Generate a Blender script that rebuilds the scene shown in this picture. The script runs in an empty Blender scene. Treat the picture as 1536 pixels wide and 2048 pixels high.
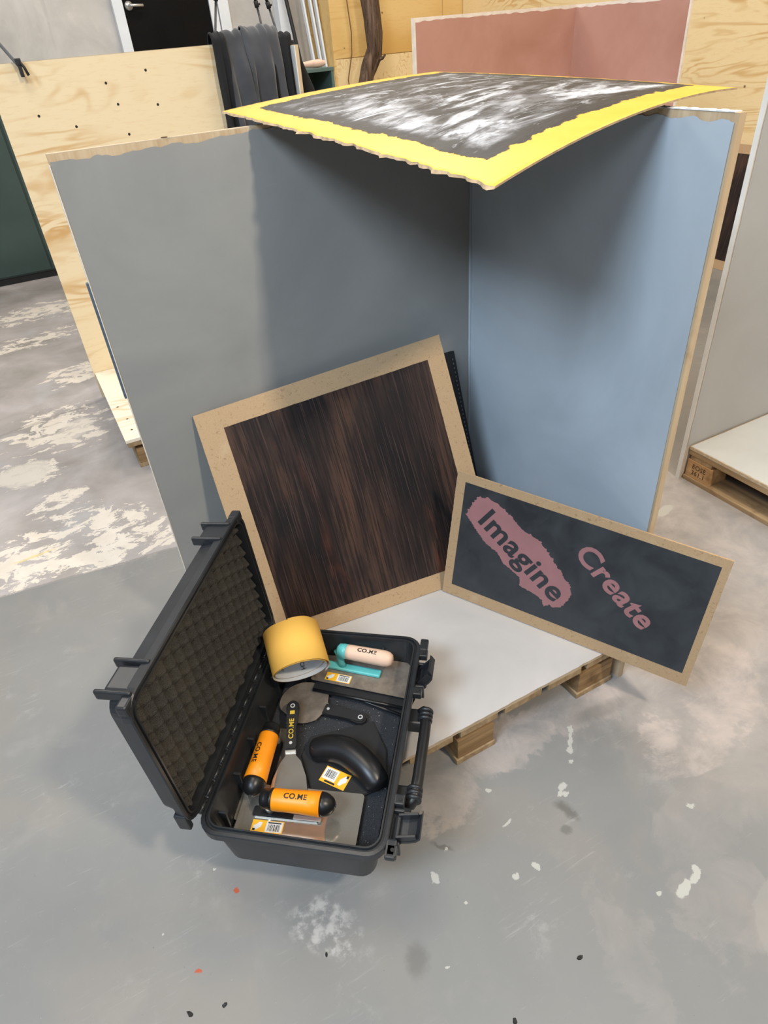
import bpy, bmesh, math, random
from mathutils import Vector, Matrix, noise
from math import sin, cos, pi, radians
random.seed(7)
SC = bpy.context.scene
C = SC.collection

# ------------------------------------------------------------------ camera
cam_d = bpy.data.cameras.new('camera'); cam = bpy.data.objects.new('camera', cam_d); C.objects.link(cam)
cam.location = (-1.1436, -1.6595, 1.6406); cam.rotation_euler = (0.9325, 0.0715, -0.4959)
cam_d.sensor_fit = 'VERTICAL'; cam_d.sensor_height = 24.0; cam_d.lens = 1307.64 / 2048 * 24.0
cam_d.clip_start = 0.02
SC.camera = cam
# ------------------------------------------------------------------ light
SC.view_settings.view_transform = 'Standard'; SC.view_settings.look = 'None'
SC.view_settings.gamma = 1.0; SC.view_settings.use_curve_mapping = False
SC.view_settings.exposure = 0.0
W = bpy.data.worlds.new('hall_light'); SC.world = W; W.use_nodes = True
W.node_tree.nodes['Background'].inputs[0].default_value = (0.90, 0.93, 1.0, 1)
W.node_tree.nodes['Background'].inputs[1].default_value = 0.10

def area(name, loc, target, sx, sy, power, col, spread=180):
    d = bpy.data.lights.new(name, 'AREA'); d.shape = 'RECTANGLE'; d.size = sx; d.size_y = sy
    d.energy = power; d.color = col; d.spread = radians(spread)
    o = bpy.data.objects.new(name, d); C.objects.link(o); o.location = loc
    o.rotation_euler = (Vector(target) - Vector(loc)).to_track_quat('-Z', 'Y').to_euler()
    return o
area('hall_lamp', (0.35, -3.4, 4.3), (-0.5, -0.2, 0.6), 0.30, 0.30, 135, (1.0, 0.87, 0.70))
area('ceiling_lamp_or_fill', (-1.2, -0.2, 5.0), (-1.2, -0.2, 0), 1.6, 1.6, 70, (1.0, 0.90, 0.76))
area('ceiling_lamp_or_fill', (2.4, -0.6, 4.6), (2.4, -0.4, 0.0), 1.6, 1.6, 60, (1.0, 0.93, 0.86))  # added fill light, lifts the dark floor on the right
area('ceiling_lamp_or_fill', (1.2, 3.2, 4.6), (1.2, 3.6, 0.0), 2.0, 2.0, 110, (1.0, 0.92, 0.80))
area('window_daylight', (-2.9, -4.5, 3.9), (-0.1, -0.1, 0.9), 1.6, 1.3, 52, (0.74, 0.87, 1.0))
area('side_window_daylight', (-3.5, -1.9, 4.2), (0.0, -0.6, 0.7), 1.5, 1.3, 190, (0.66, 0.82, 1.0))
area('ceiling_lamp_or_fill', (-2.2, 3.4, 4.6), (-2.0, 3.2, 0.0), 1.6, 1.6, 90, (1.0, 0.93, 0.84))  # added fill light, lifts the dark background at upper left

# ------------------------------------------------------------------ node helpers
class NT:
    def __init__(s, name, rough=0.6, metal=0.0, spec=0.5):
        s.m = bpy.data.materials.new(name); s.m.use_nodes = True
        s.t = s.m.node_tree; s.b = s.t.nodes['Principled BSDF']
        s.b.inputs['Roughness'].default_value = rough; s.b.inputs['Metallic'].default_value = metal
        s.b.inputs['Specular IOR Level'].default_value = spec
    def n(s, k, **kw):
        x = s.t.nodes.new(k)
        for a, v in kw.items(): setattr(x, a, v)
        return x
    def l(s, a, b): s.t.links.new(a, b)
    def put(s, sock, v):
        if hasattr(v, 'is_linked') or hasattr(v, 'links'): s.l(v, sock)
        else:
            if isinstance(v, (tuple, list)) and len(v) == 3 and sock.type == 'RGBA': v = (*v, 1)
            sock.default_value = v
    def coord(s, kind='Object'): return s.n('ShaderNodeTexCoord').outputs[kind]
    def map(s, v, scale=(1, 1, 1), loc=(0, 0, 0), rot=(0, 0, 0)):
        m = s.n('ShaderNodeMapping'); s.l(v, m.inputs[0])
        m.inputs['Location'].default_value = loc; m.inputs['Scale'].default_value = scale; m.inputs['Rotation'].default_value = rot
        return m.outputs[0]
    def noise(s, v, scale=5, detail=4, rough=0.55, dist=0.0, out=0):
        x = s.n('ShaderNodeTexNoise'); s.l(v, x.inputs['Vector'])
        x.inputs['Scale'].default_value = scale; x.inputs['Detail'].default_value = detail
        x.inputs['Roughness'].default_value = rough; x.inputs['Distortion'].default_value = dist
        return x.outputs[out]
    def ramp(s, f, stops, interp='LINEAR'):
        r = s.n('ShaderNodeValToRGB'); r.color_ramp.interpolation = interp; s.l(f, r.inputs[0])
        e = r.color_ramp.elements
        while len(e) < len(stops): e.new(0.5)
        for i, (p, c) in enumerate(stops):
            e[i].position = p; e[i].color = (*c, 1) if isinstance(c, (tuple, list)) else (c, c, c, 1)
        return r.outputs[0]
    def math(s, op, a, b=0.0, c=0.0, clamp=False):
        x = s.n('ShaderNodeMath', operation=op, use_clamp=clamp)
        for i, v in enumerate((a, b, c)): s.put(x.inputs[i], v)
        return x.outputs[0]
    def step(s, f, lo, hi):
        x = s.n('ShaderNodeMapRange'); x.interpolation_type = 'SMOOTHSTEP'
        s.put(x.inputs[0], f); s.put(x.inputs[1], lo); s.put(x.inputs[2], hi)
        return x.outputs[0]
    def mix(s, f, a, b, mode='MIX'):
        x = s.n('ShaderNodeMix', data_type='RGBA', blend_type=mode)
        s.put(x.inputs[0], f); s.put(x.inputs[6], a); s.put(x.inputs[7], b)
        return x.outputs[2]
    def vadd(s, a, b, op='ADD'):
        x = s.n('ShaderNodeVectorMath', operation=op)
        s.put(x.inputs[0], a); s.put(x.inputs[1], b)
        return x.outputs[0]
    def sep(s, v):
        x = s.n('ShaderNodeSeparateXYZ'); s.l(v, x.inputs[0]); return x.outputs
    def base(s, c): s.put(s.b.inputs['Base Color'], c); return s
    def rough(s, c): s.put(s.b.inputs['Roughness'], c); return s
    def bump(s, h, strength=0.3, dist=0.002):
        b = s.n('ShaderNodeBump'); b.inputs['Strength'].default_value = strength; b.inputs['Distance'].default_value = dist
        s.l(h, b.inputs['Height']); s.l(b.outputs[0], s.b.inputs['Normal']); return s

def srgb(r, g, b):
    f = lambda v: (v / 255 / 12.92) if v / 255 <= 0.04045 else ((v / 255 + 0.055) / 1.055) ** 2.4
    return (f(r), f(g), f(b))

def plain(name, col, rough=0.5, metal=0.0, var=0.12, scale=25, bump=0.1, spec=0.5, bscale=None):
    t = NT(name, rough, metal, spec); v = t.coord()
    n = t.noise(v, scale, 4)
    lo = tuple(c * (1 - var) for c in col); hi = tuple(min(1, c * (1 + var)) for c in col)
    t.base(t.ramp(n, [(0.3, lo), (0.7, hi)]))
    if bump: t.bump(t.noise(v, bscale or scale * 8, 3), bump, 0.001)
    return t.m

def painted(name, col, tint=None, rough=0.55):
    """rolled wall paint / fine plaster: broad tonal clouds, faint trowel scratches"""
    t = NT(name, rough); v = t.coord()
    n = t.noise(v, 2.2, 5, 0.6, 0.6)
    lo = tuple(c * 0.93 for c in col); hi = tuple(c * 1.06 for c in (tint or col))
    c = t.ramp(n, [(0.3, lo), (0.7, hi)])
    s = t.noise(t.map(v, (3, 30, 30), rot=(0.4, 0.7, 0.2)), 3, 6, 0.7)
    c = t.mix(t.step(s, 0.66, 0.78), c, tuple(min(1, x * 1.18) for x in col))
    t.base(c); t.rough(t.ramp(n, [(0.3, rough - 0.08), (0.7, rough + 0.08)]))
    t.bump(t.noise(v, 40, 5), 0.12, 0.002)
    return t.m

def plywood(name, a, b, knots=True, axis=0, scale=1.0, warm=None):
    """rotary-cut pine face: stretched contour grain with oval knots"""
    t = NT(name, 0.6, spec=0.3); v = t.coord()
    st = [(0.6, 3.4, 3.4), (3.4, 0.6, 3.4), (3.4, 3.4, 0.6)][axis]
    st = tuple(x * scale for x in st)
    mv = t.map(v, st)
    n = t.noise(mv, 1.3, 3, 0.5, 0.9)
    w = t.math('FRACT', t.math('MULTIPLY', n, 9.0))
    band = t.math('SUBTRACT', 1.0, t.math('ABSOLUTE', t.math('SUBTRACT', t.math('MULTIPLY', w, 2.0), 1.0)))
    big = t.noise(mv, 1.1, 2)
    f = t.math('MULTIPLY', t.step(band, 0.45, 1.0), t.step(big, 0.42, 0.62))
    c = t.mix(f, a, b)
    fine = t.noise(t.map(v, tuple(x * 14 for x in st)), 2, 3)
    c = t.mix(t.math('MULTIPLY', t.step(fine, 0.5, 0.75), 0.25), c, b)
    if warm: c = t.mix(t.step(t.noise(v, 0.9, 2), 0.45, 0.65), c, warm)
    if knots:
        vo = t.n('ShaderNodeTexVoronoi'); t.l(t.map(v, tuple(2.4 for x in st)), vo.inputs['Vector'])
        vo.inputs['Scale'].default_value = 1.7
        k = t.math('SUBTRACT', 1.0, t.step(vo.outputs['Distance'], 0.022, 0.05))
        c = t.mix(k, c, tuple(x * 0.35 for x in b))
    t.base(c); t.bump(fine, 0.1, 0.001)
    return t.m

def rawwood(name, a, b, axis=0, rough=0.75):
    t = NT(name, rough, spec=0.2); v = t.coord()
    st = [(2, 40, 40), (40, 2, 40), (40, 40, 2)][axis]
    n = t.noise(t.map(v, st), 1.0, 5, 0.65, 0.4)
    c = t.ramp(n, [(0.28, b), (0.72, a)])
    c = t.mix(t.step(t.noise(v, 9, 4), 0.55, 0.75), c, tuple(x * 0.7 for x in b))
    t.base(c); t.bump(n, 0.4, 0.002); return t.m

M = {}
M['ply'] = plywood('pine_plywood', srgb(232, 213, 176), srgb(205, 165, 110))
M['ply_wall'] = plywood('wall_plywood', srgb(228, 196, 134), srgb(203, 156, 88), scale=0.8, warm=srgb(210, 168, 96))
M['ply_wall_r'] = plywood('wall_plywood_pale', srgb(236, 212, 164), srgb(214, 176, 120), axis=1, scale=1.2)
M['ply_light'] = plywood('varnished_plywood', srgb(243, 232, 212), srgb(226, 205, 172), knots=False)
M['edge'] = rawwood('plywood_edge', srgb(206, 190, 164), srgb(176, 154, 124), 0)
M['edge_z'] = rawwood('plywood_edge_upright', srgb(212, 190, 158), srgb(182, 152, 116), 2)
M['edge_pale'] = rawwood('pale_scuffed_edge', srgb(222, 212, 198), srgb(184, 168, 148), 2)
M['pine_y'] = rawwood('pallet_pine', srgb(186, 160, 124), srgb(134, 108, 78), 1)
M['pine_x'] = rawwood('pallet_pine_cross', srgb(182, 154, 118), srgb(130, 104, 76), 0)
M['block'] = rawwood('pressed_block_wood', srgb(172, 140, 100), srgb(120, 92, 60), 0)
M['block_pale'] = rawwood('pale_block_wood', srgb(206, 172, 128), srgb(170, 130, 88), 1)
M['grey_wall'] = painted('warm_grey_paint', srgb(144, 143, 140), srgb(150, 148, 143))
M['daylight_tint_wall'] = painted('daylight_tinted_grey_paint', srgb(180, 189, 196), srgb(186, 195, 202))  # cool window light on the right wall is put into this colour
M['grey2'] = painted('mid_grey_paint', srgb(178, 178, 177))
M['deck'] = painted('pale_grey_floor_paint', srgb(188, 184, 180), srgb(196, 191, 187), 0.42)
M['deck2'] = painted('light_grey_floor_paint', srgb(196, 198, 196), srgb(204, 204, 200), 0.42)
M['terracotta'] = painted('terracotta_plaster', srgb(176, 126, 108), srgb(186, 140, 126))
M['plaster_white'] = plain('white_plaster', srgb(222, 222, 218), 0.7, var=0.08, scale=8)
M['white'] = plain('white_paint', srgb(220, 226, 234), 0.5, var=0.05, scale=6)
M['blackpaint'] = plain('black_door_paint', srgb(9, 8, 8), 0.7, var=0.2, scale=4, spec=0.15)
M['steel'] = plain('brushed_steel', srgb(206, 206, 202), 0.3, 0.7, var=0.1, scale=12)
M['black_plastic'] = plain('black_plastic', (0.021, 0.023, 0.026), 0.36, var=0.25, scale=14, bump=0.12, bscale=400)
M['black_gloss'] = plain('glossy_black_plastic', (0.011, 0.011, 0.012), 0.36, var=0.2, scale=20, bump=0.03)
M['black_rubber'] = plain('black_rubber', (0.010, 0.010, 0.011), 0.65, var=0.2, scale=30)
M['green_paint'] = plain('dark_green_paint', srgb(54, 72, 68), 0.45, var=0.12, scale=3, bump=0.04)
M['green_paint2'] = plain('grey_green_paint', srgb(84, 108, 104), 0.5, var=0.12, scale=3, bump=0.04)
M['dark_base'] = plain('dark_plinth', srgb(28, 28, 28), 0.6)
M['mark_black'] = plain('black_print', (0.012, 0.012, 0.012), 0.6, var=0, bump=0)
M['mark_brown'] = plain('burnt_stencil', srgb(84, 60, 38), 0.8, var=0.2, scale=200, bump=0)
M['mark_yellow'] = plain('yellow_print', srgb(214, 178, 54), 0.5, var=0.1, bump=0)
M['mark_grey'] = plain('grey_print', srgb(96, 98, 100), 0.6, var=0.1, bump=0)
M['label_white'] = plain('label_paper', srgb(226, 226, 222), 0.45, var=0.03, bump=0)
M['label_yellow'] = plain('label_yellow', srgb(246, 182, 40), 0.4, var=0.04, bump=0)
M['orange'] = plain('orange_rubber', srgb(250, 150, 18), 0.42, var=0.05, scale=30, bump=0.05)
M['turquoise'] = plain('turquoise_enamel', srgb(96, 190, 190), 0.3, var=0.08, scale=20, bump=0.02)
M['beech'] = rawwood('sanded_beech', srgb(232, 200, 176), srgb(220, 184, 158), 0, 0.5)
M['pink_wood'] = rawwood('pale_pink_wood', srgb(226, 196, 178), srgb(206, 172, 152), 0, 0.6)
M['paper_yellow'] = plain('yellow_sandpaper', srgb(240, 186, 84), 0.8, var=0.03, scale=8, bump=0.25, bscale=900)
M['paper_white'] = plain('sandpaper_backing', srgb(208, 208, 206), 0.7, var=0.04, scale=30, bump=0.05)
M['pink_text'] = plain('pink_chalk_paint', srgb(160, 112, 112), 0.7, var=0.08, scale=14)
M['chrome'] = plain('polished_rivet', srgb(220, 220, 220), 0.3, 0.4, var=0.02, bump=0)
M['terra_edge'] = plain('white_edge_filler', srgb(228, 216, 202), 0.7, var=0.1, scale=20)

def mk_steel_used():
    t = NT('used_steel_blade', 0.10, 0.78); v = t.coord()
    n = t.noise(v, 18, 5, 0.6); s = t.noise(t.map(v, (6, 160, 40)), 1.5, 4)
    c = t.mix(t.math('MULTIPLY', t.step(n, 0.55, 0.8), 0.7), srgb(208, 199, 184), srgb(180, 164, 142))
    c = t.mix(t.math('MULTIPLY', t.step(s, 0.5, 0.8), 0.35), c, srgb(212, 210, 204))
    t.base(c); t.rough(t.ramp(n, [(0.35, 0.05), (0.8, 0.16)])); t.bump(s, 0.05, 0.0005); return t.m
M['blade'] = mk_steel_used()
def mk_steel_dark():
    t = NT('dull_steel_blade', 0.36, 0.45); v = t.coord()
    n = t.noise(v, 26, 5, 0.6)
    t.base(t.ramp(n, [(0.3, srgb(118, 108, 98)), (0.7, srgb(160, 148, 134))])); t.bump(n, 0.05, 0.0005); return t.m
M['blade_dull'] = mk_steel_dark()

def mk_mdf(name='mdf_board', a=srgb(196, 166, 130), b=srgb(166, 136, 102)):
    t = NT(name, 0.75, spec=0.2); v = t.coord()
    n = t.noise(v, 260, 3, 0.7); f = t.noise(t.map(v, (1, 1, 1.4)), 90, 4, 0.7, 1.0)
    c = t.mix(n, a, b)
    c = t.mix(t.math('MULTIPLY', t.step(f, 0.57, 0.70), 0.6), c, srgb(120, 88, 60))
    c = t.mix(t.math('MULTIPLY', t.step(t.noise(v, 14, 3), 0.55, 0.8), 0.3), c, srgb(206, 182, 148))
    t.base(c); t.bump(n, 0.15, 0.0006); return t.m
M['mdf'] = mk_mdf()

def mk_darkwood():
    t = NT('dark_wood_grain_print', 0.42, spec=0.4); v = t.coord('UV')
    g = t.noise(t.map(v, (70, 1.8, 1)), 1.6, 6, 0.7, 0.2)
    g2 = t.noise(t.map(v, (120, 1.6, 1)), 1.6, 4, 0.62, 0.12)
    big = t.noise(t.map(v, (5.5, 1.5, 1), loc=(3.1, 0.7, 0)), 1.0, 4, 0.55, 0.6)
    red = t.noise(t.map(v, (7.0, 1.3, 1), loc=(9.3, 4.2, 0)), 1.0, 5, 0.6, 0.9)
    c = t.ramp(big, [(0.36, srgb(26, 23, 24)), (0.50, srgb(48, 36, 33)), (0.64, srgb(78, 56, 45))])
    c = t.mix(t.math('MULTIPLY', t.step(g, 0.48, 0.55), 0.70), c, srgb(24, 20, 20))
    c = t.mix(t.math('MULTIPLY', t.step(g2, 0.56, 0.62), 0.45), c, srgb(88, 68, 62))
    c = t.mix(t.math('MULTIPLY', t.step(red, 0.60, 0.72), 0.35), c, srgb(112, 62, 44))
    t.base(c); t.bump(g2, 0.12, 0.0006); return t.m
M['darkwood'] = mk_darkwood()

def mk_slate():
    t = NT('slate_black_coat', 0.5); v = t.coord('UV')
    n = t.noise(t.map(v, (7, 3.4, 1)), 1.2, 6, 0.6, 0.5)
    c = t.ramp(n, [(0.35, srgb(42, 46, 50)), (0.70, srgb(60, 64, 68))])
    s = t.noise(t.map(v, (26, 13, 1)), 1.0, 5, 0.7)
    c = t.mix(t.math('MULTIPLY', t.step(s, 0.66, 0.80), 0.45), c, srgb(98, 100, 100))
    t.base(c); t.rough(t.ramp(n, [(0.3, 0.42), (0.7, 0.6)])); return t.m
M['slate'] = mk_slate()

def mk_yellow_top():
    """u,v in 0..1: painted yellow margin, ragged black field, white plaster dragged over it"""
    t = NT('yellow_black_plaster_board', 0.5); v = t.coord('UV')
    x, y, _ = t.sep(v)
    wob = t.math('MULTIPLY', t.math('SUBTRACT', t.noise(t.map(v, (5, 5, 1)), 3.2, 9, 0.72, 0.4), 0.5), 0.07)
    wob2 = t.math('MULTIPLY', t.math('SUBTRACT', t.noise(t.map(v, (5, 5, 1), loc=(4, 8, 0)), 1.2, 2, 0.5), 0.5), 0.04)
    def side(c, w0):   # distance inside from one margin
        return t.math('SUBTRACT', c, w0)
    d = t.math('MINIMUM', t.math('MINIMUM', side(x, 0.088), t.math('SUBTRACT', 0.985, x)),
               t.math('MINIMUM', side(y, 0.088), t.math('SUBTRACT', 0.94, y)))
    d = t.math('ADD', d, t.math('ADD', wob, wob2))
    black = t.step(d, -0.002, 0.002)
    sw = t.map(v, (2.2, 7.5, 1), rot=(0, 0, radians(28)))
    s1 = t.noise(sw, 1.6, 7, 0.62, 1.1)
    s2 = t.noise(t.map(v, (5, 15, 1), rot=(0, 0, radians(36)), loc=(2, 5, 0)), 1.3, 8, 0.7, 0.7)
    env = t.math('MULTIPLY', t.step(d, 0.035, 0.075), 1.0)
    gate = t.step(t.noise(t.map(v, (3.2, 4.2, 1), loc=(1.2, 0.4, 0)), 1.0, 3, 0.5, 0.5), 0.34, 0.52)
    nz = t.noise(t.map(v, (4, 8, 1)), 1.5, 7, 0.7, 0.5, out=1)
    dv = t.vadd(v, t.vadd(t.vadd(nz, (-0.5, -0.5, -0.5)), (0.22, 0.22, 0.0), 'MULTIPLY'))
    sm = None
    for (cx, cy, rx, ry, rot, a) in [(0.24, 0.20, 0.16, 0.05, 35, 1.0), (0.70, 0.24, 0.17, 0.05, 12, 1.0), (0.20, 0.42, 0.13, 0.06, 60, 0.85), (0.28, 0.68, 0.16, 0.05, 40, 0.8), (0.46, 0.33, 0.14, 0.03, 20, 0.6)]:
        m_ = t.n('ShaderNodeMapping', vector_type='TEXTURE'); t.l(dv, m_.inputs[0])
        m_.inputs['Location'].default_value = (cx, cy, 0); m_.inputs['Rotation'].default_value = (0, 0, radians(rot)); m_.inputs['Scale'].default_value = (rx, ry, 1e3)
        ln_ = t.n('ShaderNodeVectorMath', operation='LENGTH'); t.l(m_.outputs[0], ln_.inputs[0])
        e_ = t.math('MULTIPLY', t.math('SUBTRACT', 1.0, t.step(ln_.outputs['Value'], 0.5, 1.3)), a)
        sm = e_ if sm is None else t.math('MAXIMUM', sm, e_)
    sm = t.math('MULTIPLY', sm, t.math('MULTIPLY_ADD', t.step(s2, 0.40, 0.56), 0.75, 0.15))
    wf = t.math('MAXIMUM', t.math('MULTIPLY', t.step(s1, 0.50, 0.64), gate), sm)
    wf = t.math('MAXIMUM', wf, t.math('MULTIPLY', t.step(s2, 0.56, 0.64), 0.75))
    wf = t.math('MULTIPLY', wf, env)
    blackc = t.ramp(s1, [(0.3, srgb(34, 34, 35)), (0.7, srgb(58, 57, 58))])
    s3 = t.noise(t.map(v, (2.6, 8.5, 1), rot=(0, 0, radians(14)), loc=(6, 1, 0)), 1.4, 8, 0.66, 1.6)
    haze = t.math('MULTIPLY', t.math('MULTIPLY', t.step(s3, 0.44, 0.66), 0.5), env)
    blackc = t.mix(haze, blackc, srgb(150, 150, 154))
    flecks = t.noise(t.map(v, (14, 40, 1), rot=(0, 0, radians(20))), 1.2, 6, 0.75, 0.8)
    wf = t.math('MULTIPLY', wf, t.math('SUBTRACT', 1.0, t.math('MULTIPLY', t.step(flecks, 0.58, 0.64), 0.7)))
    wf = t.math('MAXIMUM', wf, t.math('MULTIPLY', t.math('MULTIPLY', t.step(flecks, 0.60, 0.66), 0.6), t.step(d, 0.008, 0.03)))
    inner = t.mix(wf, blackc, srgb(206, 208, 214))
    yel = t.ramp(t.noise(v, 9, 3), [(0.3, srgb(226, 176, 62)), (0.7, srgb(234, 190, 78))])
    t.base(t.mix(black, yel, inner))
    t.rough(t.mix(black, (0.42,) * 3, (0.5,) * 3))
    h = t.math('ADD', t.math('MULTIPLY', s1, 1.2), t.math('ADD', s2, t.math('MULTIPLY', wf, 0.6)))
    t.bump(t.math('MULTIPLY', h, black), 0.55, 0.004); return t.m
M['yellow_top'] = mk_yellow_top()
M['fray'] = plain('frayed_cardboard', srgb(178, 152, 120), 0.9, var=0.3, scale=60, bump=0.5)
M['underside'] = plain('grey_card_underside', srgb(96, 92, 86), 0.85, var=0.1, scale=10)

def mk_foam():
    t = NT('charcoal_foam', 0.95, spec=0.1); v = t.coord()
    n = t.noise(v, 900, 2); c = t.mix(t.step(n, 0.35, 0.7), srgb(44, 43, 41), srgb(84, 81, 76))
    b = t.noise(v, 10, 3)
    t.base(t.mix(t.math('MULTIPLY', t.step(b, 0.4, 0.7), 0.3), c, srgb(82, 77, 68))); t.bump(n, 0.4, 0.001); return t.m
M['foam'] = mk_foam()
def mk_pad():
    t = NT('speckled_foam_pad', 0.92, spec=0.1); v = t.coord()
    n = t.noise(v, 700, 2); d = t.noise(v, 230, 2)
    c = t.mix(t.step(n, 0.3, 0.7), srgb(40, 41, 44), srgb(68, 69, 72))
    t.base(t.mix(t.step(d, 0.70, 0.74), c, srgb(176, 174, 168))); t.bump(n, 0.6, 0.001); return t.m
M['pad'] = mk_pad()
def mk_fabric():
    t = NT('charcoal_fleece', 0.95, spec=0.1); v = t.coord()
    n = t.noise(v, 600, 2); b = t.noise(v, 5, 3)
    t.base(t.mix(t.math('MULTIPLY', n, 0.5), t.ramp(b, [(0.3, srgb(62, 63, 67)), (0.7, srgb(90, 92, 97))]), srgb(52, 52, 55)))
    t.b.inputs['Sheen Weight'].default_value = 0.4; t.bump(n, 0.3, 0.001); return t.m
M['fabric'] = mk_fabric()
M['fabric_dark'] = plain('black_fleece', srgb(26, 27, 30), 0.95, var=0.2, scale=8, bump=0.3)
def mk_bark():
    t = NT('weathered_bark', 0.85, spec=0.2); v = t.coord()
    n = t.noise(t.map(v, (34, 34, 4)), 1.0, 6, 0.7, 0.8)
    t.base(t.ramp(n, [(0.3, srgb(46, 36, 28)), (0.5, srgb(92, 74, 62)), (0.72, srgb(132, 110, 94))])); t.bump(n, 0.9, 0.01); return t.m
M['bark'] = mk_bark()
def mk_concrete_wall():
    t = NT('cast_concrete_wall', 0.8, spec=0.2); v = t.coord()
    n = t.noise(v, 1.8, 6, 0.6, 0.5); c = t.ramp(n, [(0.3, srgb(168, 166, 164)), (0.7, srgb(206, 203, 200))])
    s = t.noise(t.map(v, (5.5, 1, 0.5)), 1.0, 4, 0.6)
    c = t.mix(t.math('MULTIPLY', t.step(s, 0.58, 0.76), 0.45), c, srgb(138, 136, 136))
    w = t.noise(v, 6, 5, 0.6)
    c = t.mix(t.math('MULTIPLY', t.step(w, 0.58, 0.75), 0.5), c, srgb(214, 210, 204))
    t.base(c); t.bump(t.noise(v, 30, 5), 0.3, 0.004); return t.m
M['concrete_wall'] = mk_concrete_wall()

def mk_floor():
    t = NT('worn_painted_concrete', 0.5, spec=0.35); v = t.coord()
    x, y, _ = t.sep(v)
    nz = t.noise(v, 4.0, 8, 0.65, 0.2, out=1)
    dv = t.vadd(v, t.vadd(t.vadd(nz, (-0.5, -0.5, -0.5)), (0.18, 0.18, 0.0), 'MULTIPLY'))
    nzf = t.noise(v, 30.0, 5, 0.7, 0.3, out=1)
    dvf = t.vadd(v, t.vadd(t.vadd(nzf, (-0.5, -0.5, -0.5)), (0.035, 0.035, 0.0), 'MULTIPLY'))
    def ell(vec, cx, cy, rx, ry, rot, soft):
        m = t.n('ShaderNodeMapping', vector_type='TEXTURE'); t.l(vec, m.inputs[0])
        m.inputs['Location'].default_value = (cx, cy, 0); m.inputs['Rotation'].default_value = (0, 0, radians(rot))
        m.inputs['Scale'].default_value = (rx, ry, 1e3)
        ln = t.n('ShaderNodeVectorMath', operation='LENGTH'); t.l(m.outputs[0], ln.inputs[0])
        return t.math('SUBTRACT', 1.0, t.step(ln.outputs['Value'], 1 - soft, 1 + soft))
    # painted floor, cool grey, with cloudy wear and fine scratches
    big = t.noise(v, 1.6, 5, 0.6, 0.3)
    c = t.ramp(big, [(0.3, srgb(125, 125, 124)), (0.7, srgb(139, 138, 135))])
    mid = t.noise(v, 7, 6, 0.65, 0.4)
    c = t.mix(t.math('MULTIPLY', t.step(mid, 0.54, 0.74), 0.4), c, srgb(152, 148, 144))
    sc = t.noise(t.map(v, (9, 90, 1), rot=(0, 0, radians(40))), 1.0, 5, 0.7, 0.3)
    c = t.mix(t.math('MULTIPLY', t.step(sc, 0.62, 0.78), 0.3), c, srgb(196, 194, 190))
    c = t.mix(t.math('MULTIPLY', t.step(t.noise(v, 70, 3), 0.66, 0.8), 0.3), c, srgb(108, 108, 108))
    warm = t.noise(t.map(v, (1, 1, 1), loc=(3, 7, 0)), 2.1, 4, 0.55, 0.5)
    c = t.mix(t.math('MULTIPLY', t.step(warm, 0.46, 0.66), 0.38), c, srgb(148, 139, 129))
    sc2 = t.noise(t.map(v, (6, 70, 1), rot=(0, 0, radians(-25)), loc=(1, 4, 0)), 1.3, 6, 0.75, 0.8)
    scg = t.step(t.noise(t.map(v, (1, 1, 1), loc=(8, 2, 0)), 3.4, 3), 0.48, 0.66)
    c = t.mix(t.math('MULTIPLY', t.math('MULTIPLY', t.step(sc2, 0.56, 0.70), scg), 0.45), c, srgb(184, 182, 178))
    haze = t.noise(t.map(v, (1, 1, 1), loc=(5, 5, 0)), 9, 8, 0.75, 0.3)
    c = t.mix(t.math('MULTIPLY', t.math('MULTIPLY', t.step(haze, 0.54, 0.68), scg), 0.40), c, srgb(176, 173, 169))
    c = t.mix(t.math('MULTIPLY', t.step(t.noise(v, 160, 2), 0.72, 0.80), 0.5), c, srgb(196, 194, 190))
    c = t.mix(t.math('MULTIPLY', t.step(t.noise(t.map(v, (1, 1, 1), loc=(2, 9, 0)), 120, 2), 0.74, 0.80), 0.6), c, srgb(84, 82, 80))
    # bare pinkish-grey concrete on the right
    nzb = t.noise(v, 2.6, 8, 0.68, 0.6, out=1)
    dvb = t.vadd(v, t.vadd(t.vadd(nzb, (-0.5, -0.5, -0.5)), (0.55, 0.55, 0.0), 'MULTIPLY'))
    soft_pink = ell(dvb, 0.55, -0.55, 0.80, 0.75, -20, 0.30)
    c = t.mix(t.math('MULTIPLY', soft_pink, 0.55), c, t.ramp(mid, [(0.35, srgb(158, 152, 149)), (0.65, srgb(196, 186, 180))]))
    for (cx, cy, rx, ry, rot, a) in [(-0.03, -1.05, 0.10, 0.070, -18, 0.55), (-0.16, -0.86, 0.13, 0.06, 0, 0.35), (-0.42, -0.80, 0.16, 0.08, 0, 0.5),
                                     (-0.66, -0.86, 0.10, 0.12, 10, 0.5), (-0.24, -1.42, 0.10, 0.12, 20, 0.18), (-0.12, -1.22, 0.18, 0.10, 0, 0.16),
                                     (-0.50, -1.36, 0.12, 0.07, 60, 0.14), (0.22, -1.0, 0.18, 0.10, 20, 0.45)]:
        f = t.math('MULTIPLY', ell(dvb, cx, cy, rx, ry, rot, 0.16), t.math('MULTIPLY', t.step(mid, 0.25, 0.6), a))
        c = t.mix(f, c, t.ramp(mid, [(0.35, srgb(172, 160, 153)), (0.65, srgb(198, 183, 175))]))
    # old concrete beyond the paint line on the left
    line = t.math('SUBTRACT', y, t.math('ADD', t.math('MULTIPLY', x, -0.12), 0.487))
    line = t.math('ADD', line, t.math('MULTIPLY', t.math('SUBTRACT', mid, 0.5), 0.035))
    left = t.math('MULTIPLY', t.step(line, -0.006, 0.008), t.math('SUBTRACT', 1.0, t.step(x, -0.6, -0.1)))
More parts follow.
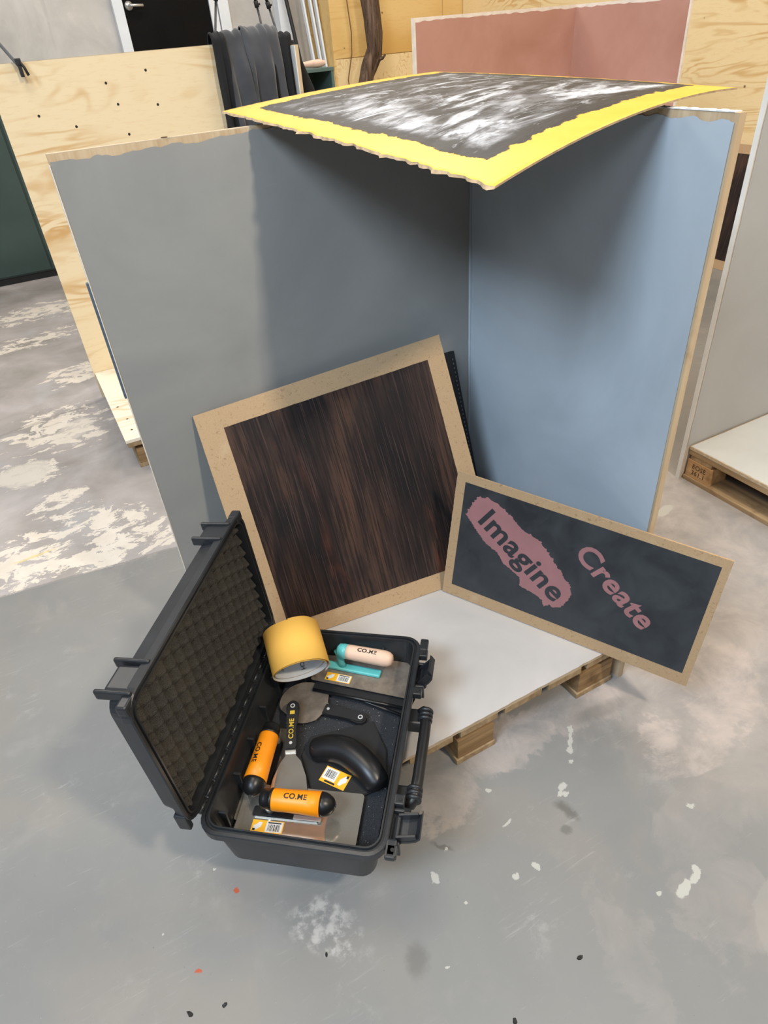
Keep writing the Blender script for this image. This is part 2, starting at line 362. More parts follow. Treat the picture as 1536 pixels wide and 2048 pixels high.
    oc = t.ramp(t.noise(v, 2.6, 6, 0.6, 0.4), [(0.3, srgb(144, 139, 134)), (0.55, srgb(168, 162, 160)), (0.75, srgb(190, 184, 184))])
    oc = t.mix(t.math('MULTIPLY', t.step(t.noise(v, 3.2, 4, 0.6), 0.5, 0.72), 0.6), oc, srgb(176, 176, 178))
    c = t.mix(left, c, oc)
    fl = t.noise(t.map(v, (1.0, 1.7, 1), rot=(0, 0, radians(8))), 8.0, 9, 0.72, 0.5)
    masks = None
    for (cx, cy, rx, ry, rot, s) in [(-1.30, 0.80, 0.42, 0.15, -8, 0.5), (-1.33, 1.02, 0.16, 0.12, 0, 0.5), (-1.62, 0.82, 0.22, 0.14, 0, 0.5), (-1.55, 1.02, 0.10, 0.06, 0, 0.5),
                                     (-1.50, 1.60, 0.16, 0.14, 0, 0.35), (-1.30, 2.02, 0.24, 0.26, 20, 0.5), (-1.12, 2.78, 0.20, 0.16, 15, 0.35), (-1.42, 1.25, 0.12, 0.08, 20, 0.4),
                                     (-1.10, 0.98, 0.06, 0.05, 0, 0.4), (-1.2, 4.3, 0.35, 0.2, 10, 0.5), (-1.20, 0.70, 0.30, 0.05, -6, 0.5), (-1.36, 3.6, 0.3, 0.12, 10, 0.6)]:
        e = ell(dv, cx, cy, rx, ry, rot, s)
        masks = e if masks is None else t.math('MAXIMUM', masks, e)
    thr = t.math('SUBTRACT', 0.60, t.math('MULTIPLY', masks, 0.125))
    ff = t.step(t.math('SUBTRACT', fl, thr), -0.004, 0.010)
    ff = t.math('MULTIPLY', ff, t.math('MULTIPLY', t.step(masks, 0.02, 0.12), left))
    c = t.mix(ff, c, t.ramp(mid, [(0.3, srgb(206, 197, 184)), (0.7, srgb(222, 214, 203))]))
    for (cx, cy, rx, ry, rot, a) in [(-1.52, 1.60, 0.13, 0.12, 10, 0.8), (-1.25, 1.96, 0.13, 0.09, 40, 0.55)]:
        c = t.mix(t.math('MULTIPLY', ell(dv, cx, cy, rx, ry, rot, 0.12), a), c, srgb(206, 199, 188))
    # floor marking remnant and joint
    c = t.mix(t.math('MULTIPLY', ell(dvf, -1.54, 0.885, 0.085, 0.008, 3, 0.3), 0.7), c, srgb(214, 196, 128))
    crack = t.math('ABSOLUTE', t.math('SUBTRACT', line, 0.004))
    c = t.mix(t.math('MULTIPLY', t.math('MULTIPLY', t.math('SUBTRACT', 1.0, t.step(crack, 0.0015, 0.004)), 0.45), t.math('SUBTRACT', 1.0, t.step(x, -1.2, -0.5))), c, srgb(110, 104, 100))
    # trowel-swept arc: slightly darker grey patch edge on the right
    arc = ell(dvf, -0.62, -1.24, 0.66, 0.47, -24, 0.01)
    c = t.mix(t.math('MULTIPLY', arc, 0.22), c, srgb(132, 134, 134))
    c = t.mix(t.math('MULTIPLY', ell(dvf, -0.15, -1.50, 0.12, 0.09, 30, 0.03), 0.5), c, srgb(154, 151, 146))
    c = t.mix(t.math('MULTIPLY', t.math('MULTIPLY', ell(dv, -1.07, -0.98, 0.06, 0.09, 35, 0.25), t.step(t.noise(v, 26, 5, 0.7), 0.42, 0.62)), 0.6), c, srgb(198, 194, 190))
    # dark scuffs
    for (cx, cy, rx, ry, rot, a) in [(-0.41, -1.045, 0.014, 0.03, 20, 0.75), (-0.446, -1.083, 0.012, 0.012, 0, 0.6), (-0.735, -0.963, 0.028, 0.006, -50, 0.7), (-0.914, -1.142, 0.032, 0.022, 60, 0.5),
                                     (-1.30, 2.2, 0.5, 0.02, 12, 0.25), (-1.45, 4.9, 0.9, 0.25, 10, 0.35), (-0.13, -0.86, 0.10, 0.02, -10, 0.35)]:
        c = t.mix(t.math('MULTIPLY', ell(dvf, cx, cy, rx, ry, rot, 0.5), a), c, srgb(98, 96, 92))
    # dried white drips
    for (cx, cy, rx, ry, rot) in [(-0.245, -0.867, 0.016, 0.008, 50), (-0.268, -0.892, 0.024, 0.007, 48), (-0.288, -0.916, 0.016, 0.009, 50), (-0.306, -0.944, 0.008, 0.006, 0),
                                  (-0.376, -0.990, 0.014, 0.009, 0), (-0.396, -0.999, 0.012, 0.007, 20), (-0.385, -1.008, 0.009, 0.008, 0), (-0.548, -0.898, 0.007, 0.006, 0), (-0.56, -0.994, 0.017, 0.004, 10),
                                  (-0.789, -1.015, 0.017, 0.008, 70), (-0.621, -1.110, 0.009, 0.007, 0), (-0.567, -1.117, 0.006, 0.011, 10), (-0.305, -1.322, 0.028, 0.011, 25), (-0.262, -1.316, 0.024, 0.009, 10),
                                  (-0.250, -1.306, 0.010, 0.012, 0), (-0.365, -1.307, 0.008, 0.006, 0), (-0.731, -0.976, 0.006, 0.005, 0), (-0.863, -1.187, 0.006, 0.004, 0), (-0.758, -1.097, 0.004, 0.004, 0),
                                  (-1.253, -0.723, 0.0045, 0.004, 0), (-1.396, -0.804, 0.004, 0.004, 0), (-0.137, -1.191, 0.010, 0.006, 0), (1.05, -0.24, 0.028, 0.014, 0), (0.76, -0.28, 0.05, 0.022, 15)]:
        c = t.mix(ell(dvf, cx, cy, rx * 0.95, ry * 0.95, rot, 0.12), c, srgb(180, 179, 172))
    for (cx, cy) in [(-1.215, -0.801), (-1.344, -0.921)]:
        c = t.mix(ell(dvf, cx, cy, 0.006, 0.005, 0, 0.2), c, srgb(178, 86, 58))
    t.base(c)
    t.rough(t.ramp(big, [(0.3, 0.42), (0.7, 0.58)]))
    t.bump(t.math('ADD', t.math('MULTIPLY', mid, 0.6), t.math('MULTIPLY', ff, 0.3)), 0.25, 0.003)
    return t.m
M['floor'] = mk_floor()

# ------------------------------------------------------------------ mesh helpers
def link(name, me, mat=None, parent=None, smooth=False, mw=None):
    o = bpy.data.objects.new(name, me); C.objects.link(o)
    if mat is not None:
        for m in (mat if isinstance(mat, (list, tuple)) else [mat]): me.materials.append(m)
    if smooth:
        for p in me.polygons: p.use_smooth = True
    if parent is not None: o.parent = parent
    if mw is not None: o.matrix_local = mw
    return o
def from_bm(name, bm, mat, parent=None, smooth=False, mw=None, recalc=True):
    if recalc: bmesh.ops.recalc_face_normals(bm, faces=bm.faces)
    me = bpy.data.meshes.new(name); bm.to_mesh(me); bm.free()
    return link(name, me, mat, parent, smooth, mw)
def pieces(name, bm, mat, parent=None, smooth=False, mw=None):
    """every loose island of bm becomes an object of its own"""
    bmesh.ops.recalc_face_normals(bm, faces=bm.faces); left = set(bm.faces); out = []
    while left:
        st_ = [left.pop()]; isl = []
        while st_:
            f = st_.pop(); isl.append(f)
            for v in f.verts:
                for g_ in v.link_faces:
                    if g_ in left: left.discard(g_); st_.append(g_)
        ids = {}; vs = []; fs = []
        for f in isl:
            for v in f.verts:
                if v not in ids: ids[v] = len(vs); vs.append(tuple(v.co))
            fs.append([ids[v] for v in f.verts])
        me = bpy.data.meshes.new(name); me.from_pydata(vs, [], fs); me.update()
        out.append(link(name, me, mat, parent, smooth, mw))
    bm.free(); return out
def tag(o, label=None, cat=None, group=None, kind=None):
    if label: o['label'] = label
    if cat: o['category'] = cat
    if group: o['group'] = group
    if kind: o['kind'] = kind
    return o
def empty(name, loc, rz=0.0, label=None, cat=None, group=None, mw=None):
    o = bpy.data.objects.new(name, None); C.objects.link(o); o.empty_display_size = 0.1
    if mw is not None: o.matrix_world = mw
    else: o.location = loc; o.rotation_euler = (0, 0, rz)
    return tag(o, label, cat, group)
def add_box(bm, x0, x1, y0, y1, z0, z1, bev=0.0, M4=None):
    vs = [bm.verts.new((x, y, z)) for z in (z0, z1) for (x, y) in ((x0, y0), (x1, y0), (x1, y1), (x0, y1))]
    fs = [(3, 2, 1, 0), (4, 5, 6, 7), (0, 1, 5, 4), (1, 2, 6, 5), (2, 3, 7, 6), (3, 0, 4, 7)]
    ff = [bm.faces.new([vs[i] for i in f]) for f in fs]
    if bev:
        es = list({e for f in ff for e in f.edges})
        r = bmesh.ops.bevel(bm, geom=es, offset=bev, segments=2, affect='EDGES', profile=0.6)
        vs = list({v for f in r['faces'] for v in f.verts} | {v for v in vs if v.is_valid})
    if M4 is not None: bmesh.ops.transform(bm, matrix=M4, verts=[v for v in vs if v.is_valid])
    return vs
def box(name, x0, x1, y0, y1, z0, z1, mat, parent=None, bev=0.0, mw=None):
    bm = bmesh.new(); add_box(bm, x0, x1, y0, y1, z0, z1, bev); return from_bm(name, bm, mat, parent, mw=mw)
def add_tube(bm, pts, rad, n=10, cap=True, oval=1.0):
    pts = [Vector(p) for p in pts]; rings = []
    rads = rad if isinstance(rad, (list, tuple)) else [rad] * len(pts)
    up = None
    for i, p in enumerate(pts):
        d = (pts[min(i + 1, len(pts) - 1)] - pts[max(i - 1, 0)]).normalized()
        if up is None:
            up = Vector((0, 0, 1)) if abs(d.z) < 0.9 else Vector((1, 0, 0))
        a = (up - d * up.dot(d)).normalized(); b = d.cross(a); up = a
        rings.append([bm.verts.new(p + (a * cos(2 * pi * k / n) + b * sin(2 * pi * k / n) * oval) * rads[i]) for k in range(n)])
    for r0, r1 in zip(rings, rings[1:]):
        for k in range(n): bm.faces.new((r0[k], r0[(k + 1) % n], r1[(k + 1) % n], r1[k]))
    if cap: bm.faces.new(rings[0][::-1]); bm.faces.new(rings[-1])
    return rings
def tube(name, pts, rad, mat, parent=None, n=10, smooth=True, oval=1.0):
    bm = bmesh.new(); add_tube(bm, pts, rad, n, True, oval); return from_bm(name, bm, mat, parent, smooth)
def lathe_x(name, prof, mat, parent=None, n=28, oval=1.0, z=0.0, y=0.0):
    """revolve (x, r) pairs about the X axis at height z"""
    bm = bmesh.new(); rings = []
    for (x, r) in prof:
        if r < 1e-6: rings.append([bm.verts.new((x, y, z))])
        else: rings.append([bm.verts.new((x, y + r * cos(2 * pi * k / n), z + r * oval * sin(2 * pi * k / n))) for k in range(n)])
    for a, b in zip(rings, rings[1:]):
        for k in range(n):
            if len(a) == 1 and len(b) == 1: continue
            if len(a) == 1: bm.faces.new((a[0], b[k], b[(k + 1) % n]))
            elif len(b) == 1: bm.faces.new((a[k], a[(k + 1) % n], b[0]))
            else: bm.faces.new((a[k], a[(k + 1) % n], b[(k + 1) % n], b[k]))
    for r in (rings[0], rings[-1]):
        if len(r) > 2: bm.faces.new(r)
    return from_bm(name, bm, mat, parent, True)
def slab_poly(name, pts, z0, z1, mat, parent=None, bev=0.0):
    bm = bmesh.new()
    a = [bm.verts.new((x, y, z0)) for x, y in pts]; b = [bm.verts.new((x, y, z1)) for x, y in pts]
    bm.faces.new(a[::-1]); top = bm.faces.new(b)
    for i in range(len(pts)): bm.faces.new((a[i], a[(i + 1) % len(pts)], b[(i + 1) % len(pts)], b[i]))
    if bev: bmesh.ops.bevel(bm, geom=list(top.edges), offset=bev, segments=2, affect='EDGES')
    return from_bm(name, bm, mat, parent)
def rrect(hx, hy, r, n=6, cx=0, cy=0):
    out = []
    for (sx, sy, a0) in ((1, 1, 0), (-1, 1, 90), (-1, -1, 180), (1, -1, 270)):
        for k in range(n + 1):
            a = radians(a0 + 90 * k / n)
            out.append((cx + sx * (hx - r) + r * cos(a), cy + sy * (hy - r) + r * sin(a)))
    return out
_tc = {}
def text_geo(s, bold=0.0):
    """flat glyph mesh of a string, height about 1, centred: (verts2d, faces)"""
    key = (s, bold)
    if key in _tc: return _tc[key]
    cu = bpy.data.curves.new('glyphs', 'FONT'); cu.body = s; cu.size = 1.0; cu.offset = bold; cu.resolution_u = 4; cu.space_character = 1.06
    cu.align_x = 'CENTER'; cu.align_y = 'CENTER'
    o = bpy.data.objects.new('glyphs', cu); C.objects.link(o)
    dg = bpy.context.evaluated_depsgraph_get(); me = bpy.data.meshes.new_from_object(o.evaluated_get(dg))
    v = [(p.co.x, p.co.y) for p in me.vertices]; f = [tuple(p.vertices) for p in me.polygons]
    bpy.data.objects.remove(o); bpy.data.curves.remove(cu); bpy.data.meshes.remove(me)
    _tc[key] = (v, f); return v, f
def mapped_mesh(name, verts2, faces, fn, mat, parent=None):
    me = bpy.data.meshes.new(name); me.from_pydata([tuple(fn(x, y)) for x, y in verts2], [], faces); me.update()
    return link(name, me, mat, parent)
def text_on(name, s, size, fn, mat, parent=None, bold=0.0, sx=1.0):
    v, f = text_geo(s, bold)
    return mapped_mesh(name, [(x * size * sx, y * size) for x, y in v], f, fn, mat, parent)

# ================================================================== SETTING
floor = box('floor', -9, 9, -6, 9, -0.1, 0.0, M['floor']); tag(floor, kind='structure')
w = box('wall_back', -9, 2.06, 5.85, 6.05, 0, 4.2, M['concrete_wall']); tag(w, kind='structure')
# plywood-clad box room on the right: sheets as separate pieces
w = box('wall_plywood_back', 2.08, 3.75, 5.33, 5.53, 0, 4.2, M['ply_wall']); tag(w, kind='structure')
for i, (x0, x1) in enumerate([(2.08, 3.30), (3.305, 3.55)]):
    box('plywood_sheet', x0, x1, 5.312, 5.33, 1.425, 4.2, M['ply_wall'], w)
    box('plywood_sheet', x0, x1, 5.308, 5.33, 0.0, 1.42, M['ply_wall_r'], w)
box('plywood_sheet', 2.06, 2.08, 5.312, 6.05, 0, 4.2, M['ply_wall'], w)
w = box('wall_right', 3.56, 3.76, -5.0, 5.33, 0, 4.2, M['ply_wall_r']); tag(w, kind='structure')
yy = 5.3
for k in range(8):
    y1 = yy; y0 = yy - 1.21; box('plywood_sheet', 3.542, 3.56, y0 + 0.003, y1, 0.0, 2.44, M['ply_wall_r'], w); box('plywood_sheet', 3.542, 3.56, y0 + 0.003, y1, 2.444, 4.2, M['ply_wall'], w); yy = y0

# door in the concrete wall
d = empty('door_1', (0.69, 5.83, 0)); tag(d, kind='structure')
box('door_panel', -0.385, 0.385, -0.03, 0.015, 0.01, 2.06, M['blackpaint'], d, 0.004)
for x0, x1 in ((-0.475, -0.385), (0.385, 0.455)):
    box('door_frame', x0, x1, -0.05, 0.02, 0, 2.15, M['white'], d, 0.004)
box('door_frame', -0.475, 0.455, -0.05, 0.02, 2.07, 2.15, M['white'], d, 0.004)
tr = box('trim_1', 1.16, 1.26, 5.79, 5.85, 0, 4.0, M['white'], None, 0.004); tag(tr, kind='structure')
hm = bmesh.new()
add_tube(hm, [(-0.335, -0.032, 1.95), (-0.335, -0.042, 1.95)], 0.034, 20)
add_tube(hm, [(-0.335, -0.04, 1.95), (-0.335, -0.085, 1.95), (-0.325, -0.092, 1.95), (-0.22, -0.092, 1.945)], 0.011, 10)
from_bm('door_handle', hm, M['steel'], d, True)
tr = box('trim_2', 1.72, 1.83, 5.72, 5.85, 0, 4.0, M['white'], None, 0.004); tag(tr, kind='structure')

# ================================================================== MAIN BOOTH
H = 1.48
bl = empty('grey_display_wall', (0, 0, 0), 0, 'tall grey painted plywood panel on the left side of the central corner booth', 'wall panel')
box('panel', -1.045, 0.0, 0.0, 0.018, 0, H, M['edge_z'], bl)
def coat(name, fn, us, zs_fn, mat, parent, z0=0.002):
    """thin painted coat over a panel face with a ragged top edge"""
    bm = bmesh.new(); cols = []
    for u in us:
        zt = zs_fn(u); cols.append([bm.verts.new(fn(u, z)) for z in (z0, zt)])
    for a, b in zip(cols, cols[1:]): bm.faces.new((a[0], b[0], b[1], a[1]))
    return from_bm(name, bm, mat, parent, recalc=False)
def rag(u, seed, amp, sc=22): return amp * (0.5 + 0.5 * noise.fractal(Vector((u * sc, seed, 0)), 1.0, 2.0, 5))
coat('paint_coat', lambda u, z: (u, -0.0015, z), [-1.043 + 1.042 * i / 160 for i in range(161)],
     lambda u: H - 0.001 - rag(u, 3.3, 0.011, 30) - 0.008 * max(0, min(1, (-0.55 - u) / 0.3)) * (1 if u < -0.55 else 0), M['grey_wall'], bl)
box('top_edge', -1.045, 0.018, 0.0, 0.018, H, H + 0.0015, M['edge'], bl)
bm = bmesh.new(); add_tube(bm, [(-0.80, 0.009, H + 0.001), (-0.80, 0.009, H + 0.003)], 0.007, 10)
from_bm('screw_hole', bm, M['mark_brown'], bl)
box('edge_filler', -1.0465, -1.045, -0.001, 0.017, 0.0, H - 0.02, M['plaster_white'], bl)
box('edge_strip', -1.052, -1.046, 0.002, 0.016, 0.93, 1.22, plain('slate_strip', srgb(82, 92, 104), 0.5), bl, 0.001)
bm = bmesh.new(); add_tube(bm, [(-0.004, -0.004, 0.157), (-0.004, -0.004, H - 0.02)], 0.004, 8)
from_bm('corner_bead', bm, M['daylight_tint_wall'], bl, True)

br = empty('daylight_tinted_display_wall', (0, 0, 0), 0, 'tall grey painted plywood panel with bluish daylight in its colour, on the right side of the central corner booth', 'wall panel')
box('panel', 0.0, 0.018, -0.80, -0.0005, 0, H, M['edge_z'], br)
coat('paint_coat', lambda u, z: (-0.0015, -u, z), [0.0 + 0.794 * i / 130 for i in range(131)],
     lambda u: H - 0.004 - rag(u, 8.8, 0.016), M['daylight_tint_wall'], br, 0.15)
bm = bmesh.new()
for i in range(60):
    y0 = -0.79 + i * 0.013; h = random.uniform(0.001, 0.003)
    add_box(bm, -0.001, 0.018, y0, y0 + 0.0128, H, H + h)
o = from_bm('top_filler', bm, M['plaster_white'], br); tag(o, kind='stuff')

def pallet(name, x0, x1, y0, y1, label, along='y', bx=None, deckmat=None, gaps=None, top=0.156, group=None, blockmat=None):
    """boards along `along`; blocks, base boards, stringers, deck boards and a painted sheet on top"""
    p = empty(name, (x0, y0, 0), 0, label, 'pallet', group)
    lx, ly = x1 - x0, y1 - y0
    def B(nm, a0, a1, b0, b1, z0, z1, mat, bev=0.002, jit=0.0):
        if along == 'x': a0, a1, b0, b1 = b0, b1, a0, a1
        return box(nm, a0, a1, b0, b1, z0, z1, mat, p, bev)
    A, L = (lx, ly) if along == 'y' else (ly, lx)
    mat_l = M['pine_y'] if along == 'y' else M['pine_x']; mat_c = M['pine_x'] if along == 'y' else M['pine_y']
    for (b0, b1) in bx:
        B('base_board', b0 - 0.006, b1 + 0.004, 0.0, L, 0.0, 0.020, mat_l)
        for (c0, c1) in ((0.004, 0.125), (L / 2 - 0.06, L / 2 + 0.06), (L - 0.125, L - 0.004)):
            B('block', b0, b1, c0, c1, 0.020, 0.098, blockmat or M['block'])
    for (c0, c1) in ((0.045, 0.120), (L / 2 - 0.05, L / 2 + 0.05), (L - 0.115, L - 0.012)):
        B('stringer_board', 0.002, A - 0.002, c0, c1, 0.098, 0.118, mat_c)
    gs = [0.0] + gaps + [A]
    for a, b in zip(gs, gs[1:]):
        ga = 0.0 if a == 0 else 0.012; gb = 0.0 if b == A else 0.012
        j = random.uniform(-0.004, 0.002)
        B('deck_board', a + ga, b - gb, j, L, 0.118, 0.1425, mat_l)
    return p
pl = pallet('pallet', -1.035, -0.002, -0.795, -0.003, 'wooden pallet with pale grey painted floor sheet under the central booth', 'y',
            [(0.035, 0.155), (0.460, 0.578), (0.882, 1.008)], gaps=[0.155, 0.30, 0.455, 0.599, 0.748, 0.889])
bm = bmesh.new()
n = 90; pts = [(-1.035 + 1.033 * i / n, -0.797 + rag(-1 + i / n * 1.03, 1.7, 0.004, 40)) for i in range(n + 1)] + [(-0.002, -0.002), (-1.035, -0.002)]
pts = [(x + 1.035, y + 0.795) for x, y in pts]
s = slab_poly('floor_sheet', pts, 0.1428, 0.1535, [M['edge'], M['deck']], pl)
for f in s.data.polygons:
    if f.normal.z > 0.9: f.material_index = 1

# ---- bilinear board from four corners
def quad_board(name, BL, BR, TR, TL, th, mat, label, cat, chips=0.0, seed=0):
    """rigid sheet with front face through four corners; local frame: x along bottom, z up the sheet, -y out of the face"""
    BL, BR, TR, TL = map(Vector, (BL, BR, TR, TL))
    pn = (BR - BL).cross(TL - BL).normalized(); TR = TR - pn * pn.dot(TR - BL)
    ex = (BR - BL).normalized(); nrm = ex.cross(TL - BL).normalized()      # points away from viewer or toward
    eu = nrm.cross(ex)
    Mx = Matrix((( ex.x, nrm.x, eu.x, BL.x), (ex.y, nrm.y, eu.y, BL.y), (ex.z, nrm.z, eu.z, BL.z), (0, 0, 0, 1)))
    root = empty(name, None, label=label, cat=cat, mw=Mx)
    inv = Mx.inverted(); q = [inv @ p for p in (BL, BR, TR, TL)]
    def uv(u, v, out=0.0):
        a = q[0].lerp(q[1], u); b = q[3].lerp(q[2], u); p = a.lerp(b, v); return Vector((p.x, p.y + sgn * out, p.z))
    sgn = 1.0 if nrm.dot(cam.location - BL) > 0 else -1.0
    bm = bmesh.new(); N = 60
    def edge(u, v):
        r = noise.fractal(Vector((u * 38 + seed, v * 38, seed)), 1.0, 2.0, 4) * chips
        return r
    loop = []
    for k in range(N): loop.append((k / N, 0))
    for k in range(N): loop.append((1, k / N))
    for k in range(N): loop.append((1 - k / N, 1))
    for k in range(N): loop.append((0, 1 - k / N))
    fr = []; bk = []
    for (u, v) in loop:
        du = edge(u, v) if u in (0, 1) else 0; dv_ = edge(u, v) if v in (0, 1) else 0
        uu = u + (du if u == 0 else -abs(du) if u == 1 else 0); vv = v + (max(dv_, 0) if v == 0 else -abs(dv_) if v == 1 else 0)
        if u == 0: uu = abs(du)
        fr.append(bm.verts.new(uv(uu, vv, 0))); bk.append(bm.verts.new(uv(u, v, -th)))
    bm.faces.new(fr); bm.faces.new(bk[::-1])
    for i in range(len(loop)): bm.faces.new((fr[i], bk[i], bk[(i + 1) % len(loop)], fr[(i + 1) % len(loop)]))
    from_bm('board', bm, mat, root)
    return root, uv
def patch(name, poly, uv, out, mat, parent, sub=1):
    me = bpy.data.meshes.new(name); n = len(poly)
    base = [tuple(uv(u, v, out)) for u, v in poly] + [tuple(uv(u, v, 0.0001)) for u, v in poly]
    faces = [tuple(range(n))] + [(i, n + i, n + (i + 1) % n, (i + 1) % n) for i in range(n)]
    me.from_pydata(base, [], faces); uvl = me.uv_layers.new(name='UVMap')
    for lp in me.loops: uvl.data[lp.index].uv = poly[lp.vertex_index % n]
    me.update(); return link(name, me, mat, parent)

mdf, muv = quad_board('wood_effect_board', (-0.901, -0.261, 0.156), (-0.110, -0.345, 0.156), (-0.1564, -0.0670, 0.8986), (-0.903, -0.010, 0.838),
                      0.006, M['mdf'], 'large square fibreboard with dark wood-grain finish leaning in the grey corner booth', 'sample board', 0.002, 1)
def ragged_rect(u0, v0, u1, v1, amp, seed, n=40, dtl=60):
    out = []
    f = lambda a, s: amp * noise.fractal(Vector((a * dtl, s + seed, 0)), 1.0, 2.0, 3)
    for k in range(n): a = k / n; out.append((u0 + (u1 - u0) * a, v0 + f(a, 1)))
    for k in range(n): a = k / n; out.append((u1 + f(a, 2), v0 + (v1 - v0) * a))
    for k in range(n): a = k / n; out.append((u1 + (u0 - u1) * a, v1 + f(a, 3)))
    for k in range(n): a = k / n; out.append((u0 + f(a, 4), v1 + (v0 - v1) * a))
    return out
patch('wood_grain_panel', ragged_rect(0.092, 0.076, 0.925, 0.925, 0.0012, 5), muv, 0.0008, M['darkwood'], mdf)

# black board behind, only its edge shows
bb, buv = quad_board('black_backing_board', (-0.30, -0.140, 0.156), (-0.012, -0.132, 0.156), (-0.062, -0.010, 0.805), (-0.36, -0.010, 0.80),
                     0.006, M['black_rubber'], 'black board with a dotted edge standing behind the dark wood-grain board', 'board', 0.001, 2)
bm = bmesh.new()
for k in range(44):
    v = 0.02 + 0.96 * k / 44; p = buv(0.965, v, 0.0004)
    add_box(bm, p.x - 0.002, p.x + 0.002, p.y - 0.0008, p.y + 0.0008, p.z - 0.003, p.z + 0.003)
tag(from_bm('dotted_seam', bm, M['mark_grey'], bb), kind='stuff')

im, iuv = quad_board('lettered_board', (-0.329, -0.330, 0.157), (0.021, -0.998, 0.157), (0.0815, -0.9848, 0.5643), (-0.261, -0.322, 0.593),
                     0.005, M['mdf'], 'long dark fibreboard sign with two pink painted words, leaning on the right wall of the central booth', 'sign', 0.003, 3)
# board margins measured in the photograph: dark field
patch('dark_field', ragged_rect(0.040, 0.095, 0.974, 0.938, 0.0022, 9, dtl=40), iuv, 0.0006, M['slate'], im)
ASP = 0.755 / 0.43
def iloc(cu, cv, ang):
    ca, sa = cos(ang), sin(ang)
    def f(x, y, out): return iuv(cu + (x * ca - y * sa), cv + (x * sa + y * ca) * ASP, out)
    return f
# brushed pink blob behind the first word
A1 = radians(-33.5); L1 = iloc(0.3135, 0.531, A1)
outline = [(0.062, 0.698), (0.080, 0.80), (0.104, 0.862), (0.150, 0.875), (0.189, 0.858), (0.256, 0.788), (0.304, 0.731), (0.367, 0.700), (0.406, 0.645), (0.458, 0.548), (0.519, 0.441), (0.532, 0.390), (0.529, 0.344), (0.515, 0.28), (0.501, 0.240), (0.480, 0.222), (0.459, 0.234), (0.441, 0.201), (0.430, 0.25), (0.394, 0.273), (0.331, 0.296), (0.324, 0.362), (0.246, 0.429), (0.217, 0.496), (0.164, 0.528), (0.127, 0.589), (0.105, 0.625)]
vs = []; no = len(outline)
for k in range(no):
    p0, p1 = Vector(outline[k]), Vector(outline[(k + 1) % no]); d_ = p1 - p0; nn = Vector((d_.y, -d_.x)).normalized()
    m_ = max(3, int(d_.length / 0.006))
    for i in range(m_):
        q_ = p0 + d_ * (i / m_); upper = 1.0 if k < 10 else 0.55
        j_ = (0.016 * random.random() ** 2 - 0.004) * upper if i else 0
        vs.append(tuple(iuv(q_.x - nn.x * j_ * 0.6, q_.y - nn.y * j_, 0.0009)))
me = bpy.data.meshes.new('pink_brushstroke')
me.from_pydata(vs, [], [tuple(range(len(vs)))]); me.update(); link('pink_brushstroke', me, M['pink_text'], im)
text_on('dark_lettering', 'Imagine', 0.129, lambda x, y: L1(x, y, 0.0012), M['slate'], im, 0.024, 1.04)
L2 = iloc(0.675, 0.548, radians(-37))
text_on('pink_lettering', 'Create', 0.120, lambda x, y: L2(x, y, 0.0010), M['pink_text'], im, 0.026, 1.04)

# ---- yellow / black plaster board on top of the walls
L_, F_, R_, B_ = Vector((-0.627, 0.123, 1.508)), Vector((-0.472, -0.751, 1.430)), Vector((0.238, -0.602, 1.490)), Vector((0.07, 0.289, 1.526))
yb = empty('yellow_plaster_board', (-0.2, -0.25, 1.4815), 0, 'bowed yellow-edged board with black and white plaster lying on the booth walls', 'sample board')
def ysurf(u, v):    # u: L/F side -> B/R side, v: F/R side -> L/B side
    p = F_.lerp(R_, u).lerp(L_.lerp(B_, u), v)
    z = p.z + 0.026 * (1 - (2 * u - 1) ** 2) * (1 - 0.75 * v) + 0.004 * sin(pi * v)
    if u > 0.8: z += 0.0
    return Vector((p.x, p.y, z)) - Vector((-0.2, -0.25, 1.4815))
bm = bmesh.new(); uvl = bm.loops.layers.uv.new('UVMap'); NX, NY = 70, 90; g = []; gb = []
for j in range(NY + 1):
    rt, rb = [], []
    for i in range(NX + 1):
        u, v = i / NX, j / NY
        du = 0.0
        if i == 0: du = -0.010 * noise.fractal(Vector((v * 30, 5.0, 0)), 0.8, 2.0, 5)
        dv_ = 0.006 * noise.fractal(Vector((u * 40, 9.0, 0)), 1, 2, 3) if j == NY else 0
        p = ysurf(u + du, v + dv_)
        rt.append(bm.verts.new(p))
        th = 0.0035
        q = ysurf(u + (du * 1.6 - 0.004 * (1 + noise.noise(Vector((v * 55, 1, 0)))) if i == 0 else 0), v) - Vector((0, 0, th + (0.004 * max(0, noise.noise(Vector((v * 24, 3, 0)))) if i == 0 else 0)))
        rb.append(bm.verts.new(q))
    g.append(rt); gb.append(rb)
def F(vs, mi, uvs=None):
    f = bm.faces.new(vs); f.material_index = mi; f.smooth = mi == 0
    if uvs:
        for lp, w_ in zip(f.loops, uvs): lp[uvl].uv = w_
for j in range(NY):
    for i in range(NX):
        F((g[j][i], g[j][i + 1], g[j + 1][i + 1], g[j + 1][i]), 0, [(i / NX, j / NY), ((i + 1) / NX, j / NY), ((i + 1) / NX, (j + 1) / NY), (i / NX, (j + 1) / NY)])
        F((gb[j + 1][i], gb[j + 1][i + 1], gb[j][i + 1], gb[j][i]), 2)
for j in range(NY):
    F((g[j + 1][0], gb[j + 1][0], gb[j][0], g[j][0]), 1); F((g[j][NX], gb[j][NX], gb[j + 1][NX], g[j + 1][NX]), 1)
for i in range(NX):
    F((g[0][i], gb[0][i], gb[0][i + 1], g[0][i + 1]), 1); F((g[NY][i + 1], gb[NY][i + 1], gb[NY][i], g[NY][i]), 1)
from_bm('board_sheet', bm, [M['yellow_top'], M['fray'], M['underside']], yb)

